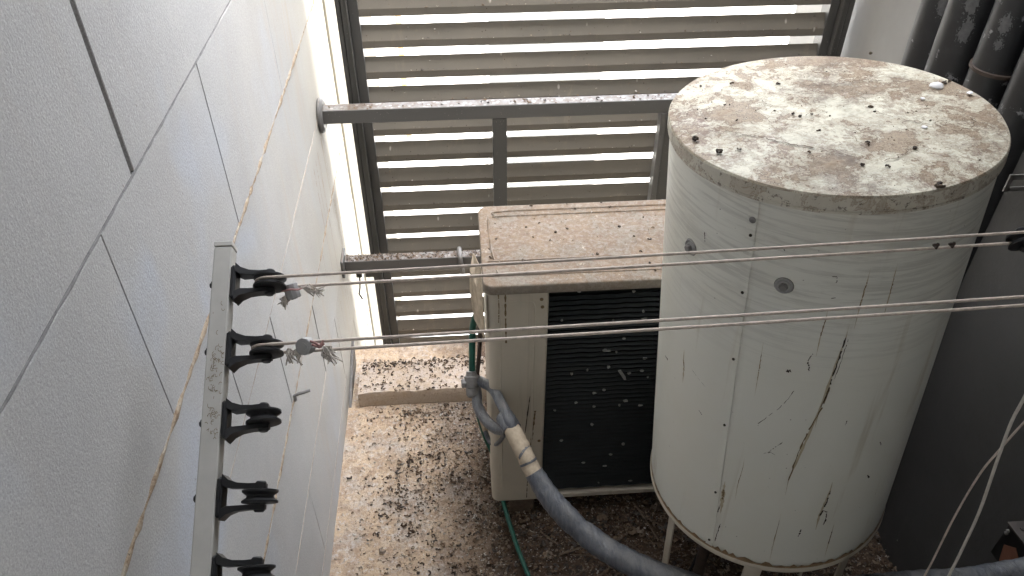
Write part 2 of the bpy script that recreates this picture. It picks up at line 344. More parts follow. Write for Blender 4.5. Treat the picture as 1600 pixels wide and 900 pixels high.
def m_darkwall():
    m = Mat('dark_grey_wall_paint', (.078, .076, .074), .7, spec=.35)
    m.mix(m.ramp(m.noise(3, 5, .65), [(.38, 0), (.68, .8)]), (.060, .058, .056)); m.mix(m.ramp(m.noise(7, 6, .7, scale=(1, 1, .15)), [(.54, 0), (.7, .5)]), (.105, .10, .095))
    m.mix(m.math('MULTIPLY', m.ramp(m.voro(26, scale=(1, 1, .6)), [(.035, 1), (.06, 0)]), m.ramp(m.noise(5, 2), [(.50, 0), (.56, .9)])), (.34, .33, .31))
    m.mix(m.math('MULTIPLY', m.ramp(m.noise(13, 7, .8, .3), [(.62, 0), (.66, .5)]), 1), (.045, .042, .04))
    m.bump(m.noise(40, 5, .6), .25, .004).bump(m.noise(300, 3), .2, .001); return m.done()
M = dict(
    tile=m_tile(), caulk=m_caulk(), louvre=m_louvre(),
    backing=m_plain('wall_backing', (.27, .26, .25), .9),
    building=m_plain('pale_building_paint', (.48, .465, .435), .8, var=.1, sc=3),
    darkbolt=m_plain('dark_bolt_steel', (.11, .11, .105), .5, .3, var=.4, sc=200),
    walldark=m_darkwall(),
    thincaulk=m_plain('thin_brown_caulk', (.36, .31, .255), .9, var=.4, sc=110, bump=.5),
    greycaulk=m_plain('grey_caulk', (.22, .215, .21), .9, var=.4, sc=120, bump=.6),
    wallgrey=m_plain('grey_wall_paint', (.31, .30, .285), .75, var=.18, sc=5, bump=.2, spec=.3),
    cream=m_plain('lit_strip_cream', (.20, .178, .130), .8, var=.12, sc=6, bump=.2),
    frame=m_metal('dark_grey_frame', (.075, .072, .067), .25),
    beam=m_metal('grey_beam_paint', (.11, .106, .10), 1.0),
    ventlow=m_metal('beam_dirty_paint', (.10, .095, .09), 1.25),
    lid=m_lid(), skirt=m_skirt(), actop=m_actop(), tank=m_tank(), ac=m_ac(), floor=m_floor(), curb=m_curb(), pipe=m_pipe(), tape=m_tape(),
    dark=m_plain('grille_fin_dark', (.006, .010, .012), .55, var=.4, sc=30),
    hole=m_plain('coil_dark', (.003, .004, .005), .8),
    black=m_plain('black_plastic', (.007, .007, .008), .5, var=.3, sc=60, bump=.1),
    alu=m_plain('white_aluminium', (.46, .445, .41), .38, var=.10, sc=40, bump=.05),
    zinc=m_plain('dull_zinc', (.24, .23, .22), .5, .3, var=.3, sc=90),
    rope=m_plain('clothesline_rope', (.60, .51, .44), .8, var=.35, sc=140, bump=.5),
    cord=m_plain('white_cord', (.55, .52, .46), .7, var=.2, sc=100),
    fray=m_plain('frayed_rope', (.66, .60, .54), .9, var=.35, sc=160),
    grip=m_plain('grey_grip_plastic', (.36, .355, .345), .6, var=.15, sc=60),
    red=m_plain('reddish_loop', (.36, .20, .18), .8, var=.3, sc=200),
    beige=m_plain('beige_wrap', (.50, .41, .30), .85, var=.35, sc=70, bump=.6),
    foam=m_tape(),
    green=m_plain('green_wire', (.012, .11, .075), .5, var=.4, sc=40),
    brown=m_plain('dark_brown_wire', (.06, .04, .03), .7, var=.4, sc=60),
    stain=m_plain('dark_dried_drip', (.035, .024, .016), .8, var=.4, sc=300),
    stain2=m_plain('brown_dried_drip', (.20, .14, .07), .8, var=.5, sc=300),
    peel=m_plain('peeled_grey_primer', (.115, .115, .117), .8, var=.35, sc=120),
    runstain=m_plain('brown_run_stain', (.27, .205, .14), .9, var=.3, sc=60),
    coverbrown=m_plain('dull_brown_cover', (.075, .062, .055), .6, var=.4, sc=50),
    tide=m_plain('tide_mark_brown', (.105, .066, .036), .8, var=.4, sc=150),
    halo=m_plain('yellowed_paint', (.47, .41, .29), .6, var=.2, sc=80, bump=.02),
    rust=m_plain('rusty_rim', (.30, .20, .11), .8, var=.5, sc=60, bump=.5),
    scrap=m_plain('copper_patch', (.30, .13, .08), .8, var=.3, sc=60),
    wood=m_plain('dry_twig', (.16, .115, .08), .9, var=.4, sc=90, bump=.5),
    shell=m_plain('white_eggshell', (.74, .73, .74), .6, var=.1, sc=60),
    drop=m_var('dried_droppings', [(.07, .048, .034), (.12, .08, .052), (.05, .04, .034), (.22, .155, .105), (.11, .095, .085), (.17, .11, .07), (.28, .22, .17)]),
    pale=m_var('pale_droppings', [(.42, .36, .29), (.31, .24, .17), (.52, .48, .43), (.36, .28, .20), (.24, .18, .13)]),
    drop2=m_var('dark_droppings', [(.05, .032, .022), (.08, .052, .034), (.035, .026, .02), (.12, .078, .05)]),
    pellet=m_var('single_dropping', [(.05, .038, .028), (.035, .026, .02), (.09, .065, .045), (.05, .04, .035)]),
    speck=m_plain('grille_splash', (.30, .30, .28), .8, var=.4, sc=200),
    facade=m_plain('white_facade', (.70, .69, .66), .8, var=.06, sc=1.2),
    shutter=m_plain('grey_shutter', (.085, .088, .085), .6, var=.15, sc=3),
    ochre=m_plain('ochre_panel', (.26, .17, .07), .7, var=.1, sc=3),
    glass=m_plain('window_glass', (.05, .055, .06), .15, var=.1, sc=3),
    ground=m_plain('pale_paving', (.62, .61, .58), .9, var=.2, sc=1.5),
)

# ------------------------------------------------------------------ setting
XL, XR, ZF = -.342, .97, -1.648
SLY, SLZ = .98, .34
LTOP = .12
YL = 1.84
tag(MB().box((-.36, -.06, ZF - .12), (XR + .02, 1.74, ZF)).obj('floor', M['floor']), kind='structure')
tag(MB().box((-60, 1.9, -9.2), (60, 90, -9)).obj('ground', M['ground']), kind='structure')

# left wall: backing sheet plus every tile and bead of caulk
lw = tag(MB().box((XL - .12, -.4, -2.6), (XL - .012, 3.2, 2.4)).obj('left_wall', M['backing']), kind='structure')
rows = [(-2.02, -1.795), (-1.795, -1.572), (-1.572, -1.347), (-1.347, -1.136), (-1.136, -.910), (-.910, -.698), (-.698, -.438), (-.438, -.20), (-.20, .05), (.05, .30), (.30, .56), (.56, .82), (.82, 1.08), (1.08, 1.34), (1.34, 1.6), (1.6, 1.86), (1.86, 2.12), (2.12, 2.38)]
offs = {2: 1.013, 3: .822, 4: 1.047, 5: .826, 6: 1.018, 7: .739}
joints6 = {6: [-.30, .20, .634, 1.018, 1.459, 1.98, 2.50, 3.02]}
for i, (z0, z1) in enumerate(rows):
    o = offs.get(i, .74 if i % 2 else 1.0)
    js = joints6.get(i) or [o + .52 * k for k in range(-3, 6)]
    js = [j for j in js if -.35 < j < 2.06]; js = [-.38] + js + [2.085]
    gt = .0024
    for a, b in zip(js[:-1], js[1:]):
        gl = .0007 if z0 in (-1.347, -.910, -1.572) else .0016; gh = .0007 if z1 in (-1.347, -.910, -1.572) else .0016
        jg = .0038 if (i == 7 and abs(b - .739) < .01) else .0007
        jl = .0038 if (i == 7 and abs(a - .739) < .01) else .0007
        dx = R.uniform(-.0008, .0008)
        MB().box((XL - .016, a + jl, z0 + gl), (XL + dx, b - jg, z1 - gh), ch=.0008).obj('tile', M['tile'], lw)
for z, r_ in ((-.698, .0076), (-1.136, .0066), (-1.795, .005), (-.20, .005), (-.438, .0024), (-.910, .0020), (-1.347, .0019), (-1.572, .0019)):
    n = 150; pts = []; rr = []
    for k in range(n):
        y = -.36 + 2.44 * k / (n - 1)
        pts.append((XL - (.0014 if z in (-.910, -1.347, -1.572) else r_ - .0016 if z != -.438 else .0022), y, z + R.uniform(-.0009, .0009))); rr.append(r_ * R.uniform(.82, 1.16))
    MB().tube(pts, rr, 8, flat=1.0, noise=.07).obj('caulk_bead', M['thincaulk'] if z in (-.910, -1.347, -1.572) else M['caulk'] if z != -.438 else M['greycaulk'], lw, smooth=60)
MB().box((XL - .016, 2.09, -2.6), (XL + .004, 3.2, 2.4), ch=.004).obj('lit_wall_strip', M['cream'], lw)  # cream strip added for the brighter-lit far end of the wall

b = MB(); rw = random.Random(41)
for k in range(30):
    y = rw.choice((rw.gauss(1.80, .035), rw.gauss(1.62, .07), rw.gauss(1.76, .02))); z0 = rw.choice((-.955, -.955, -1.15, -1.375)); L_ = rw.uniform(.10, .42); w_ = rw.uniform(.0005, .0018); n = 24; vs = []
    for i in range(n):
        u = i / (n - 1); ww = w_ * (1 - u * .8) * rw.uniform(.4, 1.3); yy = y + .002 * sin(u * 5 + k)
        vs += [(XL + .0011, yy - ww, z0 - L_ * u), (XL + .0011, yy + ww, z0 - L_ * u)]
    b.add(vs, [(2 * i, 2 * i + 1, 2 * i + 3, 2 * i + 2) for i in range(n - 1) if rw.random() > .15])
b.obj('run_stain', M['runstain'], lw)

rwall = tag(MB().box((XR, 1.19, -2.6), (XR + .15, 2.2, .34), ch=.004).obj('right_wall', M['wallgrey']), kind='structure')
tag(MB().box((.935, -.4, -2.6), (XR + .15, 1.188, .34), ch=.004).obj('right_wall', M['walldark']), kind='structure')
tag(MB().box((-9, -.62, -9), (9, -.30, 6)).obj('rear_wall', M['walldark']), kind='structure')
tag(MB().box((XL, -.299, -2.6), (.934, .12, -.25), ch=.004).obj('sill_wall', M['building']), kind='structure')

tag(MB().box((-2.5, -.30, SLZ), (2.5, SLY, SLZ + .16)).obj('ceiling_slab', M['building']), kind='structure')   # slab of the storey above

# concrete curb in front of the louvre
cb = MB(); n = 60; vs = []
prof = [(1.502, ZF - .02), (1.499, ZF + .040), (1.503, ZF + .052), (1.62, ZF + .054), (1.626, ZF + .046), (1.628, ZF - .3)]
for k in range(n):
    x = -.311 + (XR + .309) * k / (n - 1)
    for j, (y, z) in enumerate(prof):
        jt = (R.uniform(-.002, .002) if 0 < j < 5 else 0)
        vs.append((x, y + jt - (.004 if k == 0 else 0), z + (R.uniform(-.0015, .0015) if 0 < j < 5 else 0)))
P = len(prof); fs = [(k * P + j, (k + 1) * P + j, (k + 1) * P + j + 1, k * P + j + 1) for k in range(n - 1) for j in range(P - 1)]
fs += [tuple(range(P)), tuple((n - 1) * P + j for j in range(P))[::-1]]
cb.add(vs, fs); tag(cb.obj('curb', M['curb'], smooth=40), 'low dirty concrete curb at the foot of the louvre screen', 'curb')
# flat dark triangle standing in for the shaded gap between curb end and wall
tag(MB().prism([(1.50, ZF + .002), (1.69, ZF + .072), (1.655, ZF - .04), (1.50, ZF - .04)], Matrix(((0, 0, 1, XL + .0035), (1, 0, 0, 0), (0, 1, 0, 0), (0, 0, 0, 1))), -.003, .004).obj('shade_patch', M['frame']),
    'small dark triangular patch painted as the shade in the gap between the curb end and the white wall', 'shade_patch')

# ------------------------------------------------------------------ louvre screen
lv = empty('louvre_screen', (.34, YL, -1.0), 'large dark grey metal louvre screen of horizontal slats closing the far side', 'louvre')
def xz_prof(poly, x0, x1, mb=None):   # poly in (y, z)
    return (mb or MB()).prism(poly, Matrix(((0, 0, 1, 0), (1, 0, 0, 0), (0, 1, 0, 0), (0, 0, 0, 1))), x0, x1)
a_, h_, tau = .0376, .0178, radians(68)
top_y, top_z = a_ * cos(tau), a_ * sin(tau)
ztop = -.6848 - .0   # lower front edge of the slat above the first visible gap
slat_me = None
zs = [-.6755 + .0775 * k for k in range(-19, 11)]
for z in zs:
    poly = [(YL, z - h_), (YL, z), (YL + top_y, z + top_z), (YL + top_y, z + top_z - .004), (YL + .004, z - .005), (YL + .004, z - h_)]
    if slat_me is None:
        base = xz_prof([(y, q - z) for y, q in poly], -.2235, .895).mesh('slat', M['louvre'])
        slat_me = base
    o = bpy.data.objects.new('slat', slat_me); COL.objects.link(o); o.parent = lv; o.location = V((0, R.uniform(-.0006, .0006), z + R.uniform(-.0008, .0008))) - lv.location
for (x0, x1, y0) in ((-.2735, -.2625, YL - .012), (-.2605, -.2485, YL - .016), (-.2485, -.2465, YL - .022), (-.2455, -.2235, YL - .004), (.895, .917, YL - .004), (.918, .920, YL - .022), (.920, .934, YL - .016), (.936, .950, YL - .012)):
    MB().box((x0, y0, -2.2), (x1, YL + .04, LTOP), ch=.0008).obj('stile', M['frame'], lv)
MB().box((-.262, YL + .0, -2.2), (-.246, YL + .03, LTOP)).obj('groove', M['hole'], lv)
MB().box((.917, YL, -2.2), (.936, YL + .03, LTOP)).obj('groove', M['hole'], lv)
MB().box((-.2735, YL - .016, LTOP), (.95, YL + .04, LTOP + .05), ch=.001).obj('top_rail', M['frame'], lv)
for z in (-1.96,): pass
# small latch bracket on the stile
lt = empty('latch_bracket', (-.27, YL - .03, -1.39), 'small dark latch bracket with two holes just below the lower beam', 'bracket')
MB().box((-.312, 1.768, -1.407), (-.296, 1.772, -1.377)).obj('plate', M['frame'], lt)
MB().box((-.286, 1.768, -1.407), (-.240, 1.772, -1.377)).obj('plate', M['frame'], lt)
MB().box((-.296, 1.7685, -1.394), (-.286, 1.7715, -1.390)).obj('pin', M['frame'], lt)
MB().tube([(-.302, 1.765, -1.40), (-.306, 1.764, -1.44), (-.311, 1.762, -1.462), (-.306, 1.762, -1.474), (-.304, 1.762, -1.48)], .0022, 6).obj('hook', M['black'], lt, smooth=60)

# ------------------------------------------------------------------ beams
b1 = empty('support_beam', (.1, 1.78, -.928), 'long grey square beam crossing in front of the louvres above the condenser', 'beam')
MB().box((-.334, 1.77, -.929), (.955, 1.805, -.893), ch=.0015).obj('bar', M['beam'], b1)
mw = Matrix.Translation((XL, 1.787, -.913)) @ Matrix.Rotation(pi / 2, 4, 'Y')
MB().lathe([(.040, .0), (.043, .003), (.043, .007), (.040, .011), (.034, .013), (.028, .010)], mw, 28).obj('flange', M['beam'], b1, smooth=35)
MB().box((.079, 1.771, -1.36), (.114, 1.803, -.9295), ch=.001).obj('post', M['frame'], b1)
MB().box((.500, 1.769, -1.36), (.514, 1.803, -.9295), ch=.001).obj('post', M['alu'] if 0 else M['beam'], b1)
MB().box((.5145, 1.775, -1.36), (.545, 1.803, -.9295), ch=.001).obj('post', M['frame'], b1)
b2 = empty('support_beam', (.1, 1.75, -1.362), 'short lower grey beam caked with droppings running behind the condenser', 'beam')
MB().box((-.334, 1.74, -1.362), (.60, 1.772, -1.329), ch=.0015).obj('bar', M['ventlow'], b2)
MB().box((XL, 1.722, -1.372), (-.334, 1.790, -1.316), ch=.002).obj('wall_plate', M['beam'], b2)
cl = MB().tube(resample([(-.020, 1.772, -1.322), (-.019, 1.75, -1.322), (-.018, 1.733, -1.324), (-.0165, 1.731, -1.345), (-.013, 1.732, -1.378)], 16), .0065, 8)
tag(cl.obj('beam_clip', M['zinc'], smooth=50), 'pale bent clip hooked over the lower beam beside the condenser', 'clip')

# ------------------------------------------------------------------ pipes on the right wall
pipes = [(.935, 1.448, .047, 'leftmost black drain pipe rising against the grey right wall, paint peeling near the top'),
         (.925, 1.342, .050, 'second black drain pipe with a long peeled grey patch'),
         (.930, 1.238, .042, 'third black drain pipe with a thin rusty joint ring'),
         (.940, 1.145, .040, 'rightmost black drain pipe, dull grey, behind the tank lid')]
for x, y, r_, lb in pipes:
    e = empty('drain_pipe', (x, y, -1.6), lb, 'pipe', 'black drain pipes on the right wall')
    MB().lathe([(r_, -1.648), (r_, 1.0)], Matrix.Translation((x, y, 0)), 40).obj('shaft', M['pipe'], e, smooth=40)
    pr_ = random.Random(lb); k0 = 'leftmost second third'.split()
    for key, th0, zz0, wa, wz in (('leftmost', -2.25, -.535, .011, .026), ('second', -2.40, -.490, .012, .030), ('second', -2.28, -.545, .011, .022), ('third', -2.56, -.500, .009, .016), ('third', -2.50, -.532, .006, .008)):
        if key not in lb: continue
        b = MB(); n_ = 34; c_ = len(b.v); vs = [(th0, zz0)]
        for q in range(n_):
            a = 2 * pi * q / n_; rr = pr_.uniform(.72, 1.12); vs.append((th0 + wa * rr * cos(a) / r_, zz0 + wz * rr * sin(a)))
        W3 = lambda t_, z_: (x + (r_ + .0005) * cos(t_), y + (r_ + .0005) * sin(t_), z_)
        b.add([W3(*q) for q in vs], [(0, 1 + q, 1 + (q + 1) % n_) for q in range(n_)])
        for q in range(70):
            a = pr_.uniform(0, 6.28); d_ = pr_.uniform(.95, 1.5); sz = pr_.uniform(.0006, .0022) * (1.7 - d_)
            tc_, zc_ = th0 + wa * d_ * cos(a) / r_, zz0 + wz * d_ * sin(a); m4 = [pr_.uniform(.5, 1.4) for _ in range(5)]
            b.add([W3(tc_ + sz * m4[e_] * cos(e_ * 1.257) / r_, zc_ + sz * m4[e_] * 1.3 * sin(e_ * 1.257)) for e_ in range(5)], [(0, 1, 2, 3, 4)])
        b.obj('peeled_patch', M['peel'], e)
    zc = -.585 if 'third' in lb else -1.45
    MB().lathe([(r_, zc - .004), (r_ + .003, zc - .003), (r_ + .003, zc + .003), (r_, zc + .004)], Matrix.Translation((x, y, 0)), 40, False).obj('joint_ring', M['brown'], e, smooth=40)
# wall bracket
br = empty('wall_bracket', (.95, 1.08, -.66), 'small slotted grey metal bracket on the right wall beside the tank lid', 'bracket')
MB().box((.90, 1.06, -.700), (.97, 1.063, -.690)).obj('arm', M['zinc'], br)
MB().box((.90, 1.06, -.722), (.97, 1.063, -.714)).obj('arm', M['zinc'], br)
MB().box((.895, 1.06, -.722), (.903, 1.063, -.690)).obj('end_tab', M['zinc'], br)

# ------------------------------------------------------------------ condenser unit
Y0, Y1, AX0, AX1, AZ0, AZ1 = 1.125, 1.381, .030, .83, -1.592, -.926
ac = empty('condenser_unit', (.43, 1.25, ZF), 'beige outdoor air conditioner condenser with rust stained top and dark finned grille', 'air conditioner')
def rrect(x0, x1, y0, y1, r_, n=6):
    o = []
    for (cx, cy, a0) in ((x1 - r_, y1 - r_, 0), (x0 + r_, y1 - r_, 90), (x0 + r_, y0 + r_, 180), (x1 - r_, y0 + r_, 270)):
        for k in range(n + 1):
            q = radians(a0 + 90 * k / n); o.append((cx + r_ * cos(q), cy + r_ * sin(q)))
    return o
I4 = Matrix.Identity(4)
def shell(z0, z1, x0, x1, y0, y1, r_, name, mat, lip=0):
    rings = []
    P_ = rrect(x0, x1, y0, y1, r_); cx, cy = (x0 + x1) / 2, (y0 + y1) / 2
    def inset(d): return rrect(x0 + d, x1 - d, y0 + d, y1 - d, max(r_ - d, .001))
    lv_ = [(0, z0), (0, z1 - lip), (lip * .3, z1 - lip * .3), (lip, z1)]
    vs = []; n = len(P_)
    for d, z in lv_: vs += [(x, y, z) for x, y in inset(d)]
    fs = [(i * n + k, i * n + (k + 1) % n, (i + 1) * n + (k + 1) % n, (i + 1) * n + k) for i in range(len(lv_) - 1) for k in range(n)]
    fs += [tuple(range(n))[::-1], tuple((len(lv_) - 1) * n + k for k in range(n))]
    return MB().add(vs, fs).obj(name, mat, ac, smooth=50)
# case: side/back box with the grille bay left open at the front
case = MB()
case.box((AX0 + .004, Y0 + .10, AZ0 + .012), (AX1, Y1 - .002, AZ1 - .02), ch=.004)
case.obj('case', M['ac'], ac)
col = MB(); P_ = [(AX0 + .004, Y0 + .10)] + [(AX0 + .004 + .018 * (1 - cos(radians(q))), Y0 + .018 - .018 * sin(radians(q))) for q in range(0, 91, 15)] + [(.146, Y0), (.150, Y0 + .004), (.150, Y0 + .10)]
col.prism(P_, I4, AZ0 + .004, AZ1 - .020); col.obj('front_panel', M['ac'], ac, smooth=40)
# pressed vertical ribs + outline on the front panel
for x in (.058, .124): MB().tube([(x, Y0 + .0006, AZ0 + .05), (x, Y0 + .0006, AZ1 - .06)], .0022, 6, flat=1).obj('pressed_rib', M['ac'], ac, smooth=60)
MB().tube(resample([(.058, Y0 + .0006, AZ1 - .062), (.062, Y0 + .0006, AZ1 - .048), (.075, Y0 + .0006, AZ1 - .044), (.108, Y0 + .0006, AZ1 - .044), (.120, Y0 + .0006, AZ1 - .048), (.124, Y0 + .0006, AZ1 - .062)], 14), .0020, 6).obj('pressed_rib', M['ac'], ac, smooth=60)
for x, z in ((.138, -.985), (.140, -1.375), (.136, -.966)):
    MB().lathe([(.0035, 0), (.0035, .002), (.0015, .0025)], Matrix.Translation((x, Y0 + .0005, z)) @ Matrix.Rotation(pi / 2, 4, 'X'), 10).obj('screw', M['stain2'], ac)
MB().box((.150, Y0 + .012, AZ1 - .030), (AX1 - .02, Y0 + .10, AZ1 - .020)).obj('grille_header', M['ac'], ac)
MB().box((.150, Y0 + .030, AZ0 + .014), (AX1 - .02, Y0 + .10, AZ1 - .030)).obj('coil', M['hole'], ac)
fin = None
zf = AZ0 + .022
nf = int((AZ1 - .032 - zf) / .0128)
for k in range(nf):
    if fin is None:
        b = MB(); xs = 100; vs = []
        prof = [(Y0 + .016, -.001), (Y0 + .010, .002), (Y0 + .016, .006), (Y0 + .022, .004)]
        for i in range(xs):
            x = .1505 + (AX1 - .171) * i / (xs - 1); wv = .0005 * sin(x * 150) + .0003 * sin(x * 67)
            vs += [(x, y + wv, q + wv * .4) for y, q in prof]
        fs = [(i * 4 + j, i * 4 + (j + 1) % 4, (i + 1) * 4 + (j + 1) % 4, (i + 1) * 4 + j) for i in range(xs - 1) for j in range(4)]
        fin = b.add(vs, fs).mesh('grille_fin', M['dark'], 40)
    o = bpy.data.objects.new('grille_fin', fin); COL.objects.link(o); o.parent = ac; o.location = V((0, 0, zf + k * .0128)) - ac.location
MB().box((.150, Y0 + .002, AZ0), (AX1, Y0 + .03, AZ0 + .013), ch=.001).obj('bottom_rail', M['ac'], ac)
MB().box((AX1 - .02, Y0, AZ0 + .004), (AX1, Y0 + .10, AZ1 - .020), ch=.002).obj('end_panel', M['ac'], ac)
MB().box((AX0 + .012, Y0 + .02, AZ0 - .001), (AX1 - .01, Y1 - .02, AZ0 + .011)).obj('base_tray', M['ac'], ac)
# top cover with pressed grooves
shell(AZ1 - .021, AZ1, AX0 - .003, AX1 + .003, Y0 - .005, Y1 + .003, .02, 'top_cover', M['actop'], .0032)
def groove(pts, r_=.0024, c=0):
    MB().tube(resample(pts, 24), r_, 6).obj('pressed_line', M['actop'], ac, smooth=60)
zt = AZ1 + .0001
groove([(.8, 1.195, zt), (.10, 1.195, zt), (.062, 1.197, zt), (.050, 1.208, zt), (.046, 1.30, zt), (.048, 1.345, zt)])
groove([(.8, 1.362, zt), (.20, 1.362, zt), (.07, 1.36, zt), (.058, 1.350, zt), (.070, 1.342, zt), (.12, 1.344, zt), (.8, 1.346, zt)])
groove([(.8, 1.150, zt), (.10, 1.150, zt), (.062, 1.152, zt), (.055, 1.165, zt)])
for x in (.075, .70):
    for y in (1.16, 1.34):
        MB().box((x, y - .03, ZF + .001), (x + .06, y + .03, AZ0 - .001), ch=.003).obj('foot', M['wood'] if x < .1 else M['black'], ac)
# rusty runs and long scratches on the front panel
for pts, w_, mt in (([(.055, -.948), (.056, -.985), (.055, -1.02)], .0012, 'stain2'), ([(.068, -.948), (.068, -.99), (.0685, -1.035), (.069, -1.08)], .0016, 'stain2'),
                    ([(.118, -1.23), (.113, -1.29), (.108, -1.36), (.103, -1.43)], .0011, 'stain'), ([(.130, -1.27), (.127, -1.32), (.123, -1.38), (.119, -1.42)], .0022, 'stain2'), ([(.119, -1.46), (.116, -1.52), (.115, -1.58)], .0009, 'stain'),
                    ([(.040, -1.572), (.09, -1.571), (.145, -1.570)], .0008, 'stain')):
    b = MB(); n = 26; L = []
    for k in range(n):
        t = k / (n - 1) * (len(pts) - 1); i = min(int(t), len(pts) - 2); u = t - i
        x = pts[i][0] * (1 - u) + pts[i + 1][0] * u; z = pts[i][1] * (1 - u) + pts[i + 1][1] * u
        ww = w_ * R.uniform(.3, 1.4); L += [(x - ww, Y0 - .0006, z), (x + ww, Y0 - .0006, z)]
    b.add(L, [(2 * k, 2 * k + 1, 2 * k + 3, 2 * k + 2) for k in range(n - 1) if R.random() > .12]); b.obj('drip_stain', M[mt], ac)
# splashes stuck on the grille fins
sp = [(983, 583), (951, 573), (905, 455), (1005, 486), (878, 500), (975, 529), (950, 548), (963, 550), (1007, 560), (946, 547), (1003, 579), (893, 584), (918, 578), (968, 633), (867, 641), (977, 626), (1000, 633), (925, 663), (944, 609), (928, 614), (900, 629), (928, 635), (954, 710), (945, 728), (974, 694), (985, 751), (935, 754), (912, 723), (877, 688), (1012, 589), (990, 455), (958, 500), (1007, 498)]
def ray_y(px, py, y):
    f = V((sin(YAW) * cos(PITCH), cos(YAW) * cos(PITCH), -sin(PITCH))); r = f.cross(V((0, 0, 1))).normalized(); u = r.cross(f)
    d = f + r * ((px - 800) / 1243.2) - u * ((py - 450) / 1243.2); return d * (y / d.y)
b = MB()
for i, (px, py) in enumerate(sp):
    p = ray_y(px, py, Y0 + .0085)
    rx, rz = R.uniform(.002, .0055), R.uniform(.002, .0045)
    if i == 0: pass
    n = 9; b.prism([(rx * cos(2 * pi * k / n) * R.uniform(.6, 1.3), rz * sin(2 * pi * k / n) * R.uniform(.6, 1.3)) for k in range(n)], Matrix.Translation(p) @ Matrix.Rotation(pi / 2, 4, 'X'), -.001, .0012)
p = ray_y(972, 586, Y0 + .008)
b.prism([(-.010, .014), (-.004, .016), (.008, -.006), (.010, -.014), (.005, -.014)], Matrix.Translation(p) @ Matrix.Rotation(pi / 2, 4, 'X'), -.001, .0012)
tag(b.obj('splash_marks', M['speck'], ac), kind='stuff')

# ------------------------------------------------------------------ water tank
TC = V((.478, .904, -.485)); TA = V((-.065, .05, 1)).normalized(); TE1 = V((0, 1, 0)).cross(TA).normalized(); TE2 = TA.cross(TE1)
TM = Matrix(((TE1.x, TE2.x, TA.x, TC.x), (TE1.y, TE2.y, TA.y, TC.y), (TE1.z, TE2.z, TA.z, TC.z), (0, 0, 0, 1)))
TR, TH = .203, .7057
tk = empty('water_tank', tuple(TC - TA * TH), 'tall cream cylindrical water heater tank with brown stained lid', 'water tank')
MB().lathe([(TR - .012, -TH + .004), (TR - .001, -TH + .012), (TR, -TH + .03), (TR, -.06), (TR, -.004)], TM, 128).obj('shell', M['tank'], tk, smooth=40)
n = 128; vs = [TM @ V((0, 0, .0012))]; fs = []
prof = [(.06, .0012), (.12, .0010), (.17, .0006), (.198, .0), (.2045, -.0006), (.2062, -.003), (.2066, -.0175), (.2050, -.0200), (.2060, -.0215), (.2052, -.0245), (.2035, -.0255)]
for (r_, z) in prof:
    for k in range(n):
        q = 2 * pi * k / n; vs.append(TM @ V(((r_ + (.0004 * sin(q * 9 + r_ * 40) if r_ > .2 else 0)) * cos(q), r_ * sin(q), z + (.0007 * sin(q * 3 + r_ * 30)))))
fs += [(0, 1 + k, 1 + (k + 1) % n) for k in range(n)]
qd = lambda i: [(1 + i * n + k, 1 + (i + 1) * n + k, 1 + (i + 1) * n + (k + 1) % n, 1 + i * n + (k + 1) % n) for k in range(n)]
for i in range(0, 5): fs += qd(i)
MB().add(vs[:1 + 6 * n], fs).obj('lid', M['lid'], tk, smooth=35)
MB().add(vs, sum((qd(i) for i in range(5, len(prof) - 1)), [])).obj('lid_skirt', M['skirt'], tk, smooth=35)
rt = random.Random(19)
def tide(pts, w_):
    b = MB(); n = len(pts); L = []
    for i, p in enumerate(pts):
        a = pts[max(i - 1, 0)]; c = pts[min(i + 1, n - 1)]; d = V((c[0] - a[0], c[1] - a[1])); d = d.normalized() if d.length else V((1, 0)); ww = w_ * rt.uniform(.2, 1.5)
        for s_ in (-1, 1): L.append(TM @ V((p[0] - d.y * ww * s_, p[1] + d.x * ww * s_, .0027)))
    b.add(L, [(2 * i, 2 * i + 1, 2 * i + 3, 2 * i + 2) for i in range(n - 1) if rt.random() > .18]); b.obj('tide_mark', M['tide'], tk)
for k in range(34):
    rr = .185 * sqrt(rt.random()); q = rt.uniform(0, 6.28); cx, cy = rr * cos(q), rr * sin(q)
    if k < 12: cx, cy = -.10 + rt.gauss(0, .035), .05 + rt.gauss(0, .04)
    r0 = rt.uniform(.004, .017); a0 = rt.uniform(0, 6.28); ar = rt.uniform(2.5, 6.28); ph = [rt.uniform(0, 6.28) for _ in range(3)]; el = rt.uniform(.5, 1); n = 40; pts = []
    for i in range(n):
        a = a0 + ar * i / (n - 1); r_ = r0 * (1 + .22 * sin(2 * a + ph[0]) + .16 * sin(3 * a + ph[1]) + .10 * sin(7 * a + ph[2]) + rt.uniform(-.03, .03))
        x, y = cx + r_ * cos(a), cy + r_ * sin(a) * el
        if x * x + y * y < .196 ** 2: pts.append((x, y))
    if len(pts) > 8: tide(pts, .00035)
for key in ([(-.10, -.055), (-.06, -.085), (-.02, -.118), (.01, -.132), (.04, -.120), (.055, -.108)], [(.055, -.004), (.075, -.035), (.11, -.062), (.125, -.078), (.15, -.070), (.16, -.05)], [(-.15, -.02), (-.11, -.045), (-.08, -.07), (-.03, -.10)], [(-.02, .10), (.03, .085), (.08, .09), (.13, .07)]):
    pp = resample([(x, y, 0) for x, y in key], 70); tide([(p.x + .0018 * noise.noise(V((p.x * 160, p.y * 160, 1))) * 3, p.y + .0018 * noise.noise(V((p.x * 160, p.y * 160, 5))) * 3) for p in pp], .0006)
MB().lathe([(TR - .010, -TH - .006), (TR + .0008, -TH - .003), (TR + .0022, -TH + .001), (TR + .0020, -TH + .006), (TR + .0002, -TH + .010)], TM, 128).obj('bottom_rim', M['ac'], tk, smooth=50)
